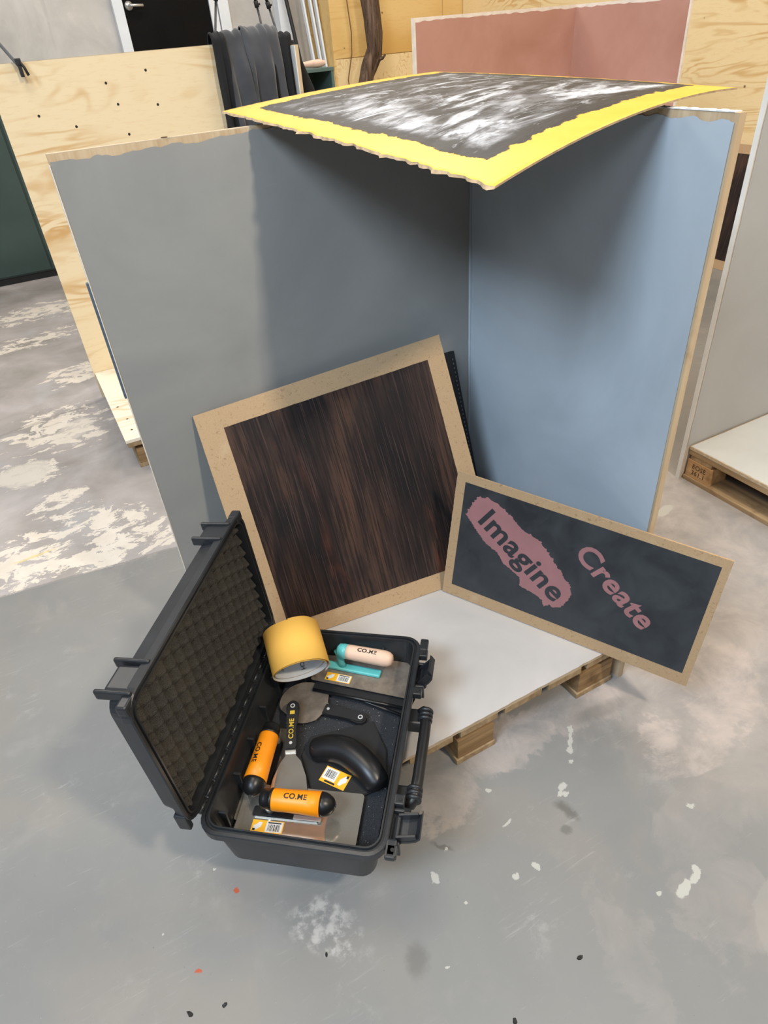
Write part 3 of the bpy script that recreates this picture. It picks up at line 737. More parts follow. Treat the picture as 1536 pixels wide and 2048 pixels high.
# ================================================================== CASE
CA = 0.9017; CZ = 0.157
case = empty('tool_case', (-0.8985, -0.6898, CZ), CA, 'open black hard plastic tool case with foam-lined lid, resting on the pallet', 'tool case')
def loft(bm, loops, closed_end=True, close_start=True):
    rs = [[bm.verts.new((x, y, z)) for x, y in lp] for lp, z in loops]
    for a, b in zip(rs, rs[1:]):
        for k in range(len(a)): bm.faces.new((a[k], a[(k + 1) % len(a)], b[(k + 1) % len(b)], b[k]))
    if close_start: bm.faces.new(rs[0][::-1])
    if closed_end: bm.faces.new(rs[-1])
    return rs
HL, HW, RZ = 0.3000, 0.2068, 0.143
bm = bmesh.new()
loft(bm, [(rrect(0.272, 0.162, 0.030), 0.0), (rrect(0.279, 0.170, 0.034), 0.005), (rrect(0.289, 0.186, 0.04), RZ - 0.028), (rrect(HL - 0.001, HW - 0.001, 0.045), RZ - 0.024), (rrect(HL, HW, 0.045), RZ - 0.003),
          (rrect(HL - 0.002, HW - 0.002, 0.043), RZ - 0.001), (rrect(HL - 0.009, HW - 0.009, 0.038), RZ), (rrect(HL - 0.010, HW - 0.010, 0.037), RZ - 0.006), (rrect(HL - 0.015, HW - 0.015, 0.034), RZ - 0.006),
          (rrect(HL - 0.016, HW - 0.016, 0.033), RZ + 0.002), (rrect(HL - 0.0195, HW - 0.0195, 0.030), RZ + 0.002), (rrect(HL - 0.0205, HW - 0.0205, 0.028), RZ - 0.004), (rrect(HL - 0.031, HW - 0.034, 0.022), 0.026)])
body = from_bm('case_body', bm, M['black_plastic'], case)
pad = bmesh.new(); add_box(pad, -0.264, 0.264, -0.168, 0.168, 0.0265, 0.036, 0.004); from_bm('foam_pad', pad, M['pad'], case)
# moulded corner lugs + latch housings on the rim
bm = bmesh.new()
for sx in (-1, 1):
    x = sx * 0.275
    for yv, in ((-HW,), ):
        add_box(bm, x - 0.020, x + 0.020, yv - 0.018, yv + 0.004, RZ - 0.016, RZ - 0.001, 0.004)
for x in (-0.278, -0.168, 0.122, 0.246):
    add_box(bm, x - 0.012, x + 0.012, -HW - 0.020, -HW + 0.002, RZ - 0.020, RZ - 0.001, 0.003)
pieces('rim_lug', bm, M['black_plastic'], body)
bm = bmesh.new()
for x in (-0.278, -0.168, 0.122, 0.246):
    add_tube(bm, [(x, -HW - 0.011, RZ - 0.002), (x, -HW - 0.011, RZ + 0.0003)], 0.0042, 12)
pieces('lug_hole', bm, M['mark_black'], body)
bm = bmesh.new()
for x in (-0.222, 0.182):
    for dx in (-0.036, 0.036): add_box(bm, x + dx - 0.004, x + dx + 0.004, -HW - 0.022, -HW + 0.01, 0.085, RZ - 0.012, 0.003)
    add_box(bm, x - 0.036, x + 0.036, -HW - 0.006, -HW + 0.02, 0.085, RZ - 0.024, 0.003)
pieces('latch_housing', bm, M['black_plastic'], body)
bm = bmesh.new()
for k in range(6):
    x = -0.235 + k * 0.094; add_box(bm, x - 0.003, x + 0.003, 0.166, 0.183, 0.02, RZ - 0.028, 0.001)
for yv in (-0.10, 0.0, 0.10):
    for sx in (-1, 1):
        add_box(bm, sx * 0.272 - 0.006, sx * 0.272 + 0.006, yv - 0.003, yv + 0.003, 0.02, RZ - 0.03, 0.001)
pieces('wall_rib', bm, M['black_plastic'], body)
# latches folded open
for i, (x, tilt) in enumerate(((0.182, 52), (-0.222, 18))):
    a = radians(tilt)
    r = Matrix.Translation((x, -HW - 0.016, 0.118)) @ Matrix.Rotation(-a, 4, 'X')
    prof = [(0.0, -0.004), (-0.020, -0.006), (-0.040, -0.003), (-0.052, 0.004), (-0.058, 0.018)]
    bm = bmesh.new()
    w0 = 0.028
    rings = []
    for k, (yy_, zz_) in enumerate(prof):
        w_ = w0 * (1.0 if k < 3 else 0.95); rings.append([bm.verts.new((sx * w_, yy_, zz_ + dz)) for sx, dz in ((-1, 0), (1, 0), (1, 0.006), (-1, 0.006))])
    for p_, q_ in zip(rings, rings[1:]):
        for k in range(4): bm.faces.new((p_[k], p_[(k + 1) % 4], q_[(k + 1) % 4], q_[k]))
    bm.faces.new(rings[0][::-1]); bm.faces.new(rings[-1])
    for sx in (-1, 1): add_box(bm, sx * 0.024 - 0.003, sx * 0.024 + 0.003, -0.045, 0.0, 0.0, 0.016, 0.001)
    add_box(bm, -0.027, 0.027, -0.004, 0.010, -0.012, 0.010, 0.003)
    from_bm('latch', bm, M['black_plastic'], case, mw=r)
# carry handle
bm = bmesh.new()
add_tube(bm, [(0.085, -HW - 0.006, 0.085), (0.092, -HW - 0.030, 0.100), (0.080, -HW - 0.036, 0.106), (0.04, -HW - 0.038, 0.107), (-0.10, -HW - 0.038, 0.107), (-0.140, -HW - 0.036, 0.106), (-0.152, -HW - 0.030, 0.100), (-0.145, -HW - 0.006, 0.085)],
         [0.012, 0.014, 0.0145, 0.0135, 0.0135, 0.0145, 0.014, 0.012], 14)
hd = from_bm('carry_handle', bm, M['black_gloss'], case, True)
bm = bmesh.new()
for x in (0.086, 0.074, 0.062, -0.122, -0.134, -0.146):
    add_tube(bm, [(x - 0.003, -HW - 0.035, 0.1065), (x + 0.003, -HW - 0.035, 0.1065)], 0.018, 16)
pieces('handle_rib', bm, M['black_plastic'], hd, True)
bm = bmesh.new()
for x in (0.074, -0.134): add_box(bm, x - 0.022, x + 0.022, -HW - 0.03, -HW + 0.02, 0.065, 0.104, 0.005)
pieces('handle_mount', bm, M['black_plastic'], case)
# hinge
bm = bmesh.new()
for k in range(13):
    x = -0.24 + k * 0.04; add_tube(bm, [(x - 0.017, HW + 0.004, RZ - 0.002), (x + 0.017, HW + 0.004, RZ - 0.002)], 0.0065, 10)
pieces('hinge_knuckle', bm, M['black_plastic'], case, True)
bm = bmesh.new()
for k in range(26):
    x = -0.25 + k * 0.02; add_box(bm, x - 0.003, x + 0.003, HW - 0.004, HW - 0.0005, RZ + 0.0005, RZ + 0.004, 0.0005)
tag(from_bm('hinge_tooth', bm, M['black_plastic'], case), kind='stuff')

# ---- lid, hinged open
TH = radians(93.0)
lx = Vector((1, 0, 0)); lv = Vector((0, -cos(TH), sin(TH))); ln = Vector((0, sin(TH), cos(TH)))
HG = Vector((0, HW + 0.002, RZ + 0.003))
LM = Matrix(((lx.x, lv.x, ln.x, HG.x), (lx.y, lv.y, ln.y, HG.y), (lx.z, lv.z, ln.z, HG.z), (0, 0, 0, 1)))   # local: x along hinge, y away from hinge, z outward depth
lidW = HW * 2; LD = 0.064; cy = lidW / 2
bm = bmesh.new()
loft(bm, [(rrect(0.270, 0.178, 0.030, cy=cy), LD), (rrect(0.277, 0.185, 0.036, cy=cy), LD - 0.005), (rrect(0.284, 0.192, 0.04, cy=cy), 0.026), (rrect(HL - 0.006, HW - 0.006, 0.045, cy=cy), 0.022), (rrect(HL - 0.003, HW - 0.003, 0.045, cy=cy), 0.003),
          (rrect(HL - 0.005, HW - 0.005, 0.043, cy=cy), 0.0), (rrect(HL - 0.011, HW - 0.011, 0.038, cy=cy), 0.0), (rrect(HL - 0.012, HW - 0.012, 0.037, cy=cy), 0.005), (rrect(HL - 0.016, HW - 0.016, 0.034, cy=cy), 0.005),
          (rrect(HL - 0.017, HW - 0.017, 0.033, cy=cy), 0.0), (rrect(HL - 0.021, HW - 0.021, 0.030, cy=cy), 0.0), (rrect(HL - 0.024, HW - 0.024, 0.028, cy=cy), 0.044)])
lid = from_bm('lid', bm, M['black_plastic'], case, mw=LM)
bm = bmesh.new()
for x in (-0.265, -0.190, 0.178, 0.234):
    add_box(bm, x - 0.0045, x + 0.0045, lidW - 0.022, lidW + 0.001, 0.004, LD + 0.016, 0.004)
for x in (-0.228, 0.210):
    add_box(bm, x - 0.030, x + 0.030, lidW - 0.03, lidW - 0.006, 0.006, LD + 0.003, 0.006)
for sx in (-1, 1):
    add_box(bm, sx * 0.280 - 0.016, sx * 0.280 + 0.016, lidW - 0.030, lidW - 0.006, 0.001, 0.024, 0.005)
pieces('latch_lug', bm, M['black_plastic'], lid)
bm = bmesh.new()
for sx in (-1, 1):
    add_box(bm, sx * (HL - 0.008) - 0.007, sx * (HL - 0.008) + 0.007, 0.0, 0.05, 0.002, 0.030, 0.004)
pieces('lid_corner_block', bm, M['black_plastic'], lid)
# egg-crate foam
bm = bmesh.new(); NX, NY = 170, 170; X0, X1, Y0, Y1 = -0.275, 0.275, 0.026, lidW - 0.026; G_ = []
for j in range(NY + 1):
    row = []
    for i in range(NX + 1):
        x = X0 + (X1 - X0) * i / NX; y = Y0 + (Y1 - Y0) * j / NY
        a = 2 * pi * x / 0.066; b = 2 * pi * y / 0.037
        h = cos(a) * cos(b)
        h = h ** 0.8 if h > 0 else -1.9 * abs(h) ** 1.2
        e = min(min(x - X0, X1 - x), min(y - Y0, Y1 - y)); k = min(1, e / 0.012)
        z = 0.016 - 0.0125 * h * k - 0.0012 * noise.noise(Vector((x * 30, y * 30, 0)))
        if e <= 0: z = 0.042
        row.append(bm.verts.new((x, y, z)))
    G_.append(row)
for j in range(NY):
    for i in range(NX): bm.faces.new((G_[j][i], G_[j + 1][i], G_[j + 1][i + 1], G_[j][i + 1]))
# clip to rounded corners: drop verts near sharp corners
cut = [v for v in bm.verts if (abs(v.co.x) > 0.245 and abs(v.co.y - cy) > 0.150 and (abs(v.co.x) - 0.245) + (abs(v.co.y - cy) - 0.150) > 0.040)]
bmesh.ops.delete(bm, geom=cut, context='VERTS')
from_bm('egg_crate_foam', bm, M['foam'], lid, True)

# ================================================================== CASE CONTENTS
EX = Vector((cos(CA), sin(CA), 0)); ET = Vector((sin(CA), -cos(CA), 0)); CC = Vector((-0.8907, -0.680, 0))
def cw(s, t, z): return CC + EX * s + ET * t + Vector((0, 0, z))
def item(name, label, cat, s, t, z, ds, dt, group=None, pitch=0.0):
    """Empty at (s,t) of the case with local X pointing along (ds,dt)"""
    ang = CA + math.atan2(-dt, ds)
    o = empty(name, cw(s, t, z), ang, label, cat, group)
    if pitch: o.rotation_euler = (0, pitch, ang)
    return o
def sticker(parent, cx, cy, z, wx, wy, rot=0.0, kind=0, flip=False):
    """barcode price label lying at height z on a blade"""
    mw = Matrix.Translation((cx, cy, z)) @ Matrix.Rotation(rot, 4, 'Z')
    bm = bmesh.new(); add_box(bm, -wx / 2, wx / 2, -wy / 2, wy / 2, 0, 0.0004)
    lb = from_bm('price_label', bm, M['label_yellow'], parent, mw=mw); lb['label'] = 'yellow and white barcode label'
    s = -1 if flip else 1
    bx0, bx1 = (-wx * 0.05, wx * 0.47) if not flip else (-wx * 0.47, wx * 0.05)
    bm = bmesh.new(); add_box(bm, bx0, bx1, -wy * (0.44), wy * (0.44 if kind == 0 else 0.28), 0.0004, 0.0007)
    from_bm('white_field', bm, M['label_white'], lb)
    bm = bmesh.new(); x = bx0 + wx * 0.07; rr = random.Random(4)
    while x < bx1 - wx * 0.08:
        b = rr.choice((0.0010, 0.0016, 0.0022)); add_box(bm, x, x + b, -wy * 0.34, wy * (0.20 if kind == 0 else 0.14), 0.0007, 0.0009); x += b + rr.choice((0.0012, 0.0018))
    tag(from_bm('barcode', bm, M['mark_black'], lb), kind='stuff')
    bm = bmesh.new(); x = -s * wx * 0.30   # small white trowel pictogram and print
    pts = [(-0.13, -0.30), (-0.04, -0.34), (0.10, -0.05), (0.12, 0.30), (0.02, 0.34), (-0.06, 0.12), (-0.14, 0.02)]
    v = [bm.verts.new((x + a * wx, b * wy, 0.0006)) for a, b in pts]; bm.faces.new(v)
    from_bm('pictogram', bm, M['label_white'], lb, recalc=False)
    bm = bmesh.new(); add_box(bm, x - wx * 0.15, x - wx * 0.07, -wy * 0.40, -wy * 0.22, 0.0006, 0.0008)
    if kind: add_box(bm, wx * 0.05 * s - 0.01, wx * 0.05 * s + 0.018, wy * 0.33, wy * 0.44, 0.0005, 0.0007)
    else: add_box(bm, bx0 + 0.004, bx1 - 0.004, wy * 0.28, wy * 0.38, 0.0007, 0.0009)
    tag(from_bm('small_print', bm, M['mark_black'], lb), kind='stuff')
    return lb
def handle_text(parent, s, size, xc, r, zc, theta, mat, bold=0.02, sx=1.0, flip=False):
    """print wrapped on a cylinder about local X (radius r, axis height zc) centred at angle theta from +Y"""
    sg = -1 if flip else 1
    def fn(x, y):
        a = theta + sg * y / r; rr_ = r + 0.0004
        return Vector((xc + sg * x, -rr_ * cos(a) * -1 * -1, zc + rr_ * sin(a)))
    return text_on('printed_mark', s, size, fn, mat, parent, bold, sx)

def round_trowel_handle(root, x0, x1, z, rad, grip, ends, text=None, flip=False, theta=pi / 2, yoff=0.0):
    L = x1 - x0; g0 = x0 + 0.17 * L; g1 = x1 - 0.19 * L
    g = lathe_x('grip', [(g0, rad * 0.96), (g0 + 0.003, rad * 1.0), (g0 + 0.3 * (g1 - g0), rad * 1.0), (g0 + 0.7 * (g1 - g0), rad * 1.06), (g1, rad * 1.12)], grip, root, 32, z=z)
    e = [(g1, rad * 1.10)]
    for k in range(1, 9):
        a = radians(90 * k / 8); e.append((g1 + (x1 - g1) * sin(a), rad * 1.10 * cos(a) if k < 8 else 0.0))
    c = lathe_x('end_cap', e, ends, root, 32, z=z); c['label'] = 'black domed end cap'
    bm = bmesh.new(); add_tube(bm, [(x1 - 0.004, 0, z), (x1 + 0.0006, 0, z)], 0.004, 12); from_bm('end_hole', bm, M['mark_black'], c)
    f = lathe_x('ferrule', [(x0, rad * 0.60), (x0 + 0.004, rad * 0.82), (x0 + 0.012, rad * 0.90), (g0 - 0.006, rad * 0.92), (g0 - 0.005, rad * 1.0), (g0, rad * 1.0)], ends, root, 32, z=z)
    f['label'] = 'black collar'
    if text: handle_text(root, text, 0.017, (g0 + g1) / 2, rad * 1.06, z, theta, M['mark_black'], 0.02, 1.0, flip)
    return g

# --- 1 front orange trowel, handle along +t
ft = item('finishing_trowel', 'orange-handled steel trowel nearest the front wall of the case, barcode label on its blade', 'trowel', -0.197, -0.02, 0.206, 0.03, 1.0)
slab_poly('blade', rrect(0.142, 0.062, 0.008, 3, 0.0, 0.002), 0.0, 0.0014, M['blade'], ft)
slab_poly('mounting_bar', rrect(0.080, 0.0125, 0.006, 3, -0.028, -0.004), 0.0014, 0.0085, M['black_gloss'], ft, 0.002)
bm = bmesh.new(); add_box(bm, -0.01, 0.055, -0.017, -0.006, 0.0085, 0.0105, 0.001); from_bm('bar_strip', bm, M['steel'], ft)
round_trowel_handle(ft, -0.082, 0.092, 0.056, 0.0245, M['orange'], M['black_gloss'], 'CO.ME', theta=radians(84))
tube('shank', [(-0.066, -0.004, 0.008), (-0.070, -0.003, 0.02), (-0.080, -0.001, 0.040), (-0.076, 0, 0.054)], [0.010, 0.009, 0.010, 0.011], M['steel'], ft, oval=0.6)
sticker(ft, -0.066, -0.036, 0.0014, 0.074, 0.028, 0.0, 0)
# --- 2 left orange trowel, handle toward the front wall
lt = item('finishing_trowel', 'orange-handled trowel lying along the hinge side of the case, handle pointing to the front', 'trowel', -0.100, -0.135, 0.195, -1.0, 0.03)
slab_poly('blade', rrect(0.125, 0.042, 0.006, 3, -0.002, 0.0), 0.0, 0.0014, M['blade'], lt)
slab_poly('mounting_bar', rrect(0.085, 0.011, 0.006, 3, 0.0, 0.012), 0.0014, 0.009, M['black_gloss'], lt, 0.002)
round_trowel_handle(lt, -0.098, 0.092, 0.057, 0.0245, M['orange'], M['black_gloss'], 'CO.ME', theta=radians(68))
tube('shank', [(-0.082, 0.010, 0.008), (-0.088, 0.008, 0.02), (-0.094, 0.003, 0.040), (-0.088, 0, 0.056)], [0.010, 0.009, 0.010, 0.011], M['steel'], lt, oval=0.6)
# --- 3 putty knife, black handle with yellow print
pk = item('putty_knife', 'putty knife with black riveted handle and yellow print, flared blade pointing to the front', 'putty knife', -0.02, -0.088, 0.222, -0.97, 0.22, pitch=0.09)
slab_poly('handle', [(-0.105, -0.008), (-0.108, 0.0), (-0.105, 0.008), (-0.098, 0.0150), (-0.088, 0.017), (-0.072, 0.0155), (-0.03, 0.0120), (0.022, 0.0145), (0.032, 0.0145), (0.032, -0.0145), (0.022, -0.0145), (-0.03, -0.0120), (-0.072, -0.0155), (-0.088, -0.017), (-0.098, -0.0150)], 0.0, 0.013, M['black_gloss'], pk, 0.003)
slab_poly('blade', [(0.030, -0.013), (0.044, -0.013), (0.060, -0.024), (0.100, -0.040), (0.150, -0.048), (0.152, 0.046), (0.100, 0.040), (0.060, 0.026), (0.044, 0.013), (0.030, 0.013)], 0.004, 0.0054, M['blade'], pk)
bm = bmesh.new(); add_box(bm, 0.031, 0.038, -0.0135, 0.0135, 0.0, 0.010, 0.001); from_bm('bolster', bm, M['steel'], pk)
for x, r_ in ((-0.090, 0.0062), (0.014, 0.0040)):
    bm = bmesh.new(); add_tube(bm, [(x, 0, 0.012), (x, 0, 0.0140)], r_, 18); rv = from_bm('rivet', bm, M['chrome'], pk, False)
    if r_ > 0.005:
        bm = bmesh.new(); add_tube(bm, [(x, 0, 0.0138), (x, 0, 0.0143)], 0.0034, 14); from_bm('hang_hole', bm, M['mark_black'], rv)
text_on('printed_mark', 'CO.ME', 0.017, lambda x, y: Vector((-0.025 - x, -y, 0.0133)), M['mark_yellow'], pk, 0.02, 1.05)
bm = bmesh.new(); add_box(bm, -0.076, -0.066, -0.006, 0.006, 0.0131, 0.0134); from_bm('yellow_emblem', bm, M['mark_yellow'], pk)
# --- 4 rounded filling knife
fk = item('filling_knife', 'rounded-blade filling knife with plain black handle pointing to the latch side', 'filling knife', 0.093, -0.045, 0.202, -0.17, 1.0)
blade = []
for k in range(36):
    a = 2 * pi * k / 36; x = -0.048 + 0.068 * cos(a); y = 0.006 + 0.066 * sin(a)
    if x > 0.006: y *= 0.62; x = 0.004 + (x - 0.004) * 1.1
    if -0.112 < x < -0.05 and y < -0.030: y = -0.030 - (y + 0.03) * -0.55
    blade.append((x, y))
slab_poly('blade', blade, 0.004, 0.0055, M['blade_dull'], fk)
slab_poly('handle', [(0.012, -0.015), (0.03, -0.016), (0.08, -0.013), (0.112, -0.0165), (0.124, -0.014), (0.130, -0.006), (0.130, 0.006), (0.124, 0.014), (0.112, 0.0165), (0.08, 0.013), (0.03, 0.016), (0.012, 0.015)], 0.0, 0.012, M['black_rubber'], fk, 0.003)
for x, r_ in ((0.024, 0.0040), (0.115, 0.0066)):
    bm = bmesh.new(); add_tube(bm, [(x, 0, 0.011), (x, 0, 0.0130)], r_, 18); rv = from_bm('rivet', bm, M['chrome'], fk)
    if r_ > 0.005:
        bm = bmesh.new(); add_tube(bm, [(x, 0, 0.0128), (x, 0, 0.0134)], 0.0036, 14); from_bm('hang_hole', bm, M['mark_black'], rv)
# --- 5 black plastic float
fl = item('plastic_float', 'black plastic float with thick arched handle and a barcode label', 'plastering float', -0.055, 0.055, 0.196, -0.40, 0.92)
def st(s, t):   # case coordinates -> local of the float
    d = EX * (s + 0.055) + ET * (t - 0.055); a = CA + math.atan2(-0.92, -0.40)
    return (d.x * cos(a) + d.y * sin(a), -d.x * sin(a) + d.y * cos(a))
plate = [st(*p) for p in ((0.075, 0.100), (-0.005, 0.150), (-0.098, 0.166), (-0.131, 0.112), (-0.132, -0.010), (-0.045, -0.058), (0.010, -0.050))]
slab_poly('plate', plate, 0.0, 0.006, M['black_rubber'], fl, 0.002)
hp = [st(-0.036, -0.034), st(-0.030, 0.006), st(-0.036, 0.052), st(-0.058, 0.095), st(-0.086, 0.130), st(-0.110, 0.152)]
hz = [0.010, 0.024, 0.032, 0.032, 0.026, 0.010]
fine = []
for k in range(25):
    u = k / 24 * (len(hp) - 1); i = min(int(u), len(hp) - 2); f_ = u - i
    def cr(a): 
        p0, p1, p2, p3 = a[max(i - 1, 0)], a[i], a[i + 1], a[min(i + 2, len(a) - 1)]
        return 0.5 * (2 * p1 + (p2 - p0) * f_ + (2 * p0 - 5 * p1 + 4 * p2 - p3) * f_ ** 2 + (3 * p1 - p0 - 3 * p2 + p3) * f_ ** 3)
    fine.append((cr([p[0] for p in hp]), cr([p[1] for p in hp]), cr(hz)))
rads = [0.035 - 0.007 * abs(2 * k / 24 - 1) ** 2 for k in range(25)]; rads[0] = rads[-1] = 0.014; rads[1] = rads[-2] = 0.024
tube('arched_handle', fine, rads, M['black_gloss'], fl, n=20)
x, y = st(-0.040, -0.020); bm = bmesh.new(); add_tube(bm, [(x, y, 0.040), (x, y, 0.0425)], 0.010, 18); from_bm('hang_hole', bm, M['mark_black'], fl)
x, y = st(-0.095, 0.040); sticker(fl, x, y, 0.0062, 0.068, 0.042, math.atan2(st(-0.083, 0.078)[1] - st(-0.062, 0.009)[1], st(-0.083, 0.078)[0] - st(-0.062, 0.009)[0]) + pi, 1)
# --- 6 turquoise trowel with beech handle
tt = item('wood_handled_trowel', 'steel trowel with pale wooden handle and turquoise bar, at the back of the case', 'trowel', 0.212, 0.055, 0.222, -0.12, 1.0)
slab_poly('blade', rrect(0.140, 0.058, 0.006, 3, 0.0, 0.0), 0.0, 0.0014, M['blade_dull'], tt)
bm = bmesh.new(); add_box(bm, -0.12, 0.045, -0.013, 0.011, 0.0014, 0.011, 0.0045); from_bm('mounting_bar', bm, M['turquoise'], tt)
tube('shank', [(-0.066, 0.000, 0.008), (-0.070, 0.004, 0.025), (-0.074, 0.010, 0.042), (-0.074, 0.014, 0.052)], [0.012, 0.010, 0.012, 0.017], M['turquoise'], tt, n=14, oval=0.7)
lathe_x('collar', [(-0.082, 0.0), (-0.080, 0.012), (-0.074, 0.019), (-0.060, 0.0205), (-0.052, 0.0205)], M['turquoise'], tt, 28, z=0.056, y=0.014)
lathe_x('grip', [(-0.052, 0.0200), (-0.04, 0.0205), (0.02, 0.0215), (0.055, 0.0220), (0.068, 0.0195), (0.076, 0.0140), (0.079, 0.006), (0.079, 0.0)], M['beech'], tt, 28, z=0.056, y=0.014)
def fn(x, y):
    a = radians(80) + y / 0.0214; return Vector((0.008 + x, 0.014 - 0.0219 * cos(a), 0.056 + 0.0219 * sin(a)))
text_on('printed_mark', 'CO.ME', 0.015, fn, M['mark_black'], tt, 0.03, 1.15)
sticker(tt, -0.066, -0.036, 0.0014, 0.072, 0.026, 0.0, 0)
# --- 7 black trowels under it
for k, (rot, dz) in enumerate(((-0.02, 0.0), (0.16, 0.0))):
    b = item('black_straightedge', ['black rubber-edged blade directly beneath the wood-handled trowel', 'lower black blade crossing at an angle under the wood-handled trowel'][k], 'blade',
             0.185 - 0.012 * k, 0.060 + 0.01 * k, 0.2105 - 0.009 * k, -0.14 - rot, 1.0)
    slab_poly('blade', rrect(0.134 - 0.004 * k, 0.046 - 0.014 * k, 0.003, 2, 0, -0.010), 0.0, 0.004, M['black_rubber'], b, 0.001)
    tube('rubber_edge', [(-0.132, -0.056 + 0.014 * k, 0.003), (0.13, -0.056 + 0.014 * k, 0.003)], 0.0045, M['black_gloss'], b)

# --- 8 roll of sandpaper
ax = Vector((-0.17, -0.92, -0.37)).normalized()
cfront = Vector((-0.888, -0.542, 0.325)); side = ax.cross(Vector((0, 0, 1))).normalized(); upv = side.cross(ax)
# local: x = side, y = up of ring, z = along axis (front)
RM = Matrix(((side.x, upv.x, ax.x, cfront.x), (side.y, upv.y, ax.y, cfront.y), (side.z, upv.z, ax.z, cfront.z), (0, 0, 0, 1)))
roll = empty('sandpaper_roll', None, label='loose roll of yellow sandpaper with white printed backing, at the back of the case', cat='sandpaper', mw=RM)
N = 150; turns = 2.35; wid = 0.118
def sp(k, out=0.0):
    f_ = k / N; a = radians(215) - f_ * turns * 2 * pi; r_ = 0.077 - 0.015 * f_ + out
    return (r_ * cos(a), r_ * sin(a) * 0.90)
bm = bmesh.new(); cols = []
for k in range(N + 1):
    f_ = k / N; off = -0.012 * min(1, f_ * 1.3) - 0.004 * sin(f_ * 9)
    xo, yo = sp(k); xi, yi = sp(k, -0.0012)
    cols.append([bm.verts.new((xo, yo, off)), bm.verts.new((xo, yo, off - wid)), bm.verts.new((xi, yi, off - wid)), bm.verts.new((xi, yi, off))])
for a, b in zip(cols, cols[1:]):
    for k, mi in ((0, 0), (1, 0), (2, 1), (3, 0)):
        f = bm.faces.new((a[k], a[(k + 1) % 4], b[(k + 1) % 4], b[k])); f.material_index = mi; f.smooth = k in (0, 2)
bm.faces.new(cols[0]); bm.faces.new(cols[-1][::-1])
from_bm('paper_strip', bm, [M['paper_yellow'], M['paper_white']], roll)
def inner(ang0, z0, rot=0.0):
    ca, sa = cos(rot), sin(rot)
    def fn(x, y):
        x, y = x * ca - y * sa, x * sa + y * ca
        a = ang0 + x / 0.062; r_ = 0.0590; return Vector((r_ * cos(a), r_ * sin(a) * 0.90, z0 + y))
    return fn
text_on('backing_print', 'BOSCH', 0.016, inner(radians(262), -0.052, pi / 2), M['mark_grey'], roll, 0.02)
text_on('backing_print', 'CE', 0.012, inner(radians(320), -0.038, pi / 2), M['mark_grey'], roll, 0.02)

# ================================================================== BOOTH 2 (raw plywood, behind left)
b2 = empty('plywood_booth_wall', (-1.045, 2.28, 0), 0, 'unpainted knotty pine plywood panel standing behind the grey wall, jacket hung over it', 'wall panel')
box('panel', 0, 1.445, 0.0, 0.018, 0.0, 1.63, M['ply'], b2)
box('top_edge', -0.001, 1.446, -0.0005, 0.0185, 1.63, 1.6315, M['edge'], b2)
bm = bmesh.new()
for (x, z) in ((0.50, 1.52), (0.53, 1.43), (0.70, 1.555), (0.545, 1.30), (0.31, 1.36), (0.16, 1.42), (0.72, 1.41)):
    add_tube(bm, [(x, -0.0012, z), (x, 0.001, z)], 0.006, 10)
pieces('screw_hole', bm, M['mark_black'], b2)
sw = empty('white_booth_wall', (0.405, 2.27, 0), 0, 'narrow white-faced plywood panel edge just right of the hanging jacket', 'wall panel')
box('panel', 0.004, 0.022, -0.09, 0.0, 0.0, 1.60, M['edge_z'], sw)
box('white_face', -0.001, 0.004, -0.09, 0.0, 0.0, 1.598, M['plaster_white'], sw)
p2 = pallet('pallet', -1.035, 0.40, 1.335, 2.275, 'pallet with a bare white-varnished deck sheet behind the left grey wall', 'y', [(0.03, 0.13), (0.66, 0.80), (1.30, 1.40)],
            gaps=[0.16, 0.32, 0.48, 0.64, 0.80, 0.96, 1.12, 1.28])
box('floor_sheet', -0.004, 1.435, -0.002, 0.94, 0.1428, 0.158, M['ply_light'], p2)
bm = bmesh.new()
for (x, y) in ((0.045, 0.10), (0.048, 0.23), (0.03, 0.40), (0.09, 0.24)): add_tube(bm, [(x, y, 0.158), (x, y, 0.1588)], 0.006, 10)
pieces('screw_hole', bm, M['mark_brown'], p2)

# jacket draped over the panel
jk = empty('jacket', (0.19, 2.27, 1.635), 0, 'charcoal fleece jacket draped over the plywood panel', 'jacket')
def drape(name, x0, x1, zf, zb, seed, amp, mat, parent, lift=0.0, nx=90, ny=60, flare=0.0, top=0.022):
    bm = bmesh.new(); rows = []
    for j in range(ny + 1):
        v = j / ny                     # 0 back hem -> 1 front hem
        row = []
        for i in range(nx + 1):
            u = i / nx; x = x0 + (x1 - x0) * u
            fold = (sin(u * 12 + seed + 1.6 * sin(v * 3 + seed)) + 0.4 * sin(u * 21 + 2 * seed + v * 4)) * amp * 0.8
            fold += amp * 1.2 * noise.noise(Vector((u * 4, v * 4, seed)))
            edge_th = 0.018 * (1 - (2 * u - 1) ** 8)
            if v < 0.42: s_ = (0.42 - v) / 0.42; y = 0.018 + lift + edge_th + abs(fold) * min(1, s_ * 4) * 0.6; z = -zb * s_
            elif v < 0.58:
                a = pi * (v - 0.42) / 0.16; y = (0.018 + lift + edge_th) * cos(a); z = (top + lift + 0.5 * abs(fold)) * sin(a)
            else:
                s_ = (v - 0.58) / 0.42; hem = zf * (1 + 0.10 * sin(u * 7 + seed)); k = min(1, s_ * 5)
                y = -(0.018 + lift + edge_th) - (fold + amp * 1.3) * k * (0.5 + 0.8 * s_); z = -hem * s_
            xx = x + 0.25 * fold * min(1, abs(v - 0.5) * 5) + flare * (u - 0.5) * abs(v - 0.5)
            row.append(bm.verts.new((xx, y, z)))
        rows.append(row)
    for a, b in zip(rows, rows[1:]):
        for i in range(nx): bm.faces.new((a[i], a[i + 1], b[i + 1], b[i]))
    o = from_bm(name, bm, mat, parent, True)
    md = o.modifiers.new('cloth_thickness', 'SOLIDIFY'); md.thickness = 0.006
    return o
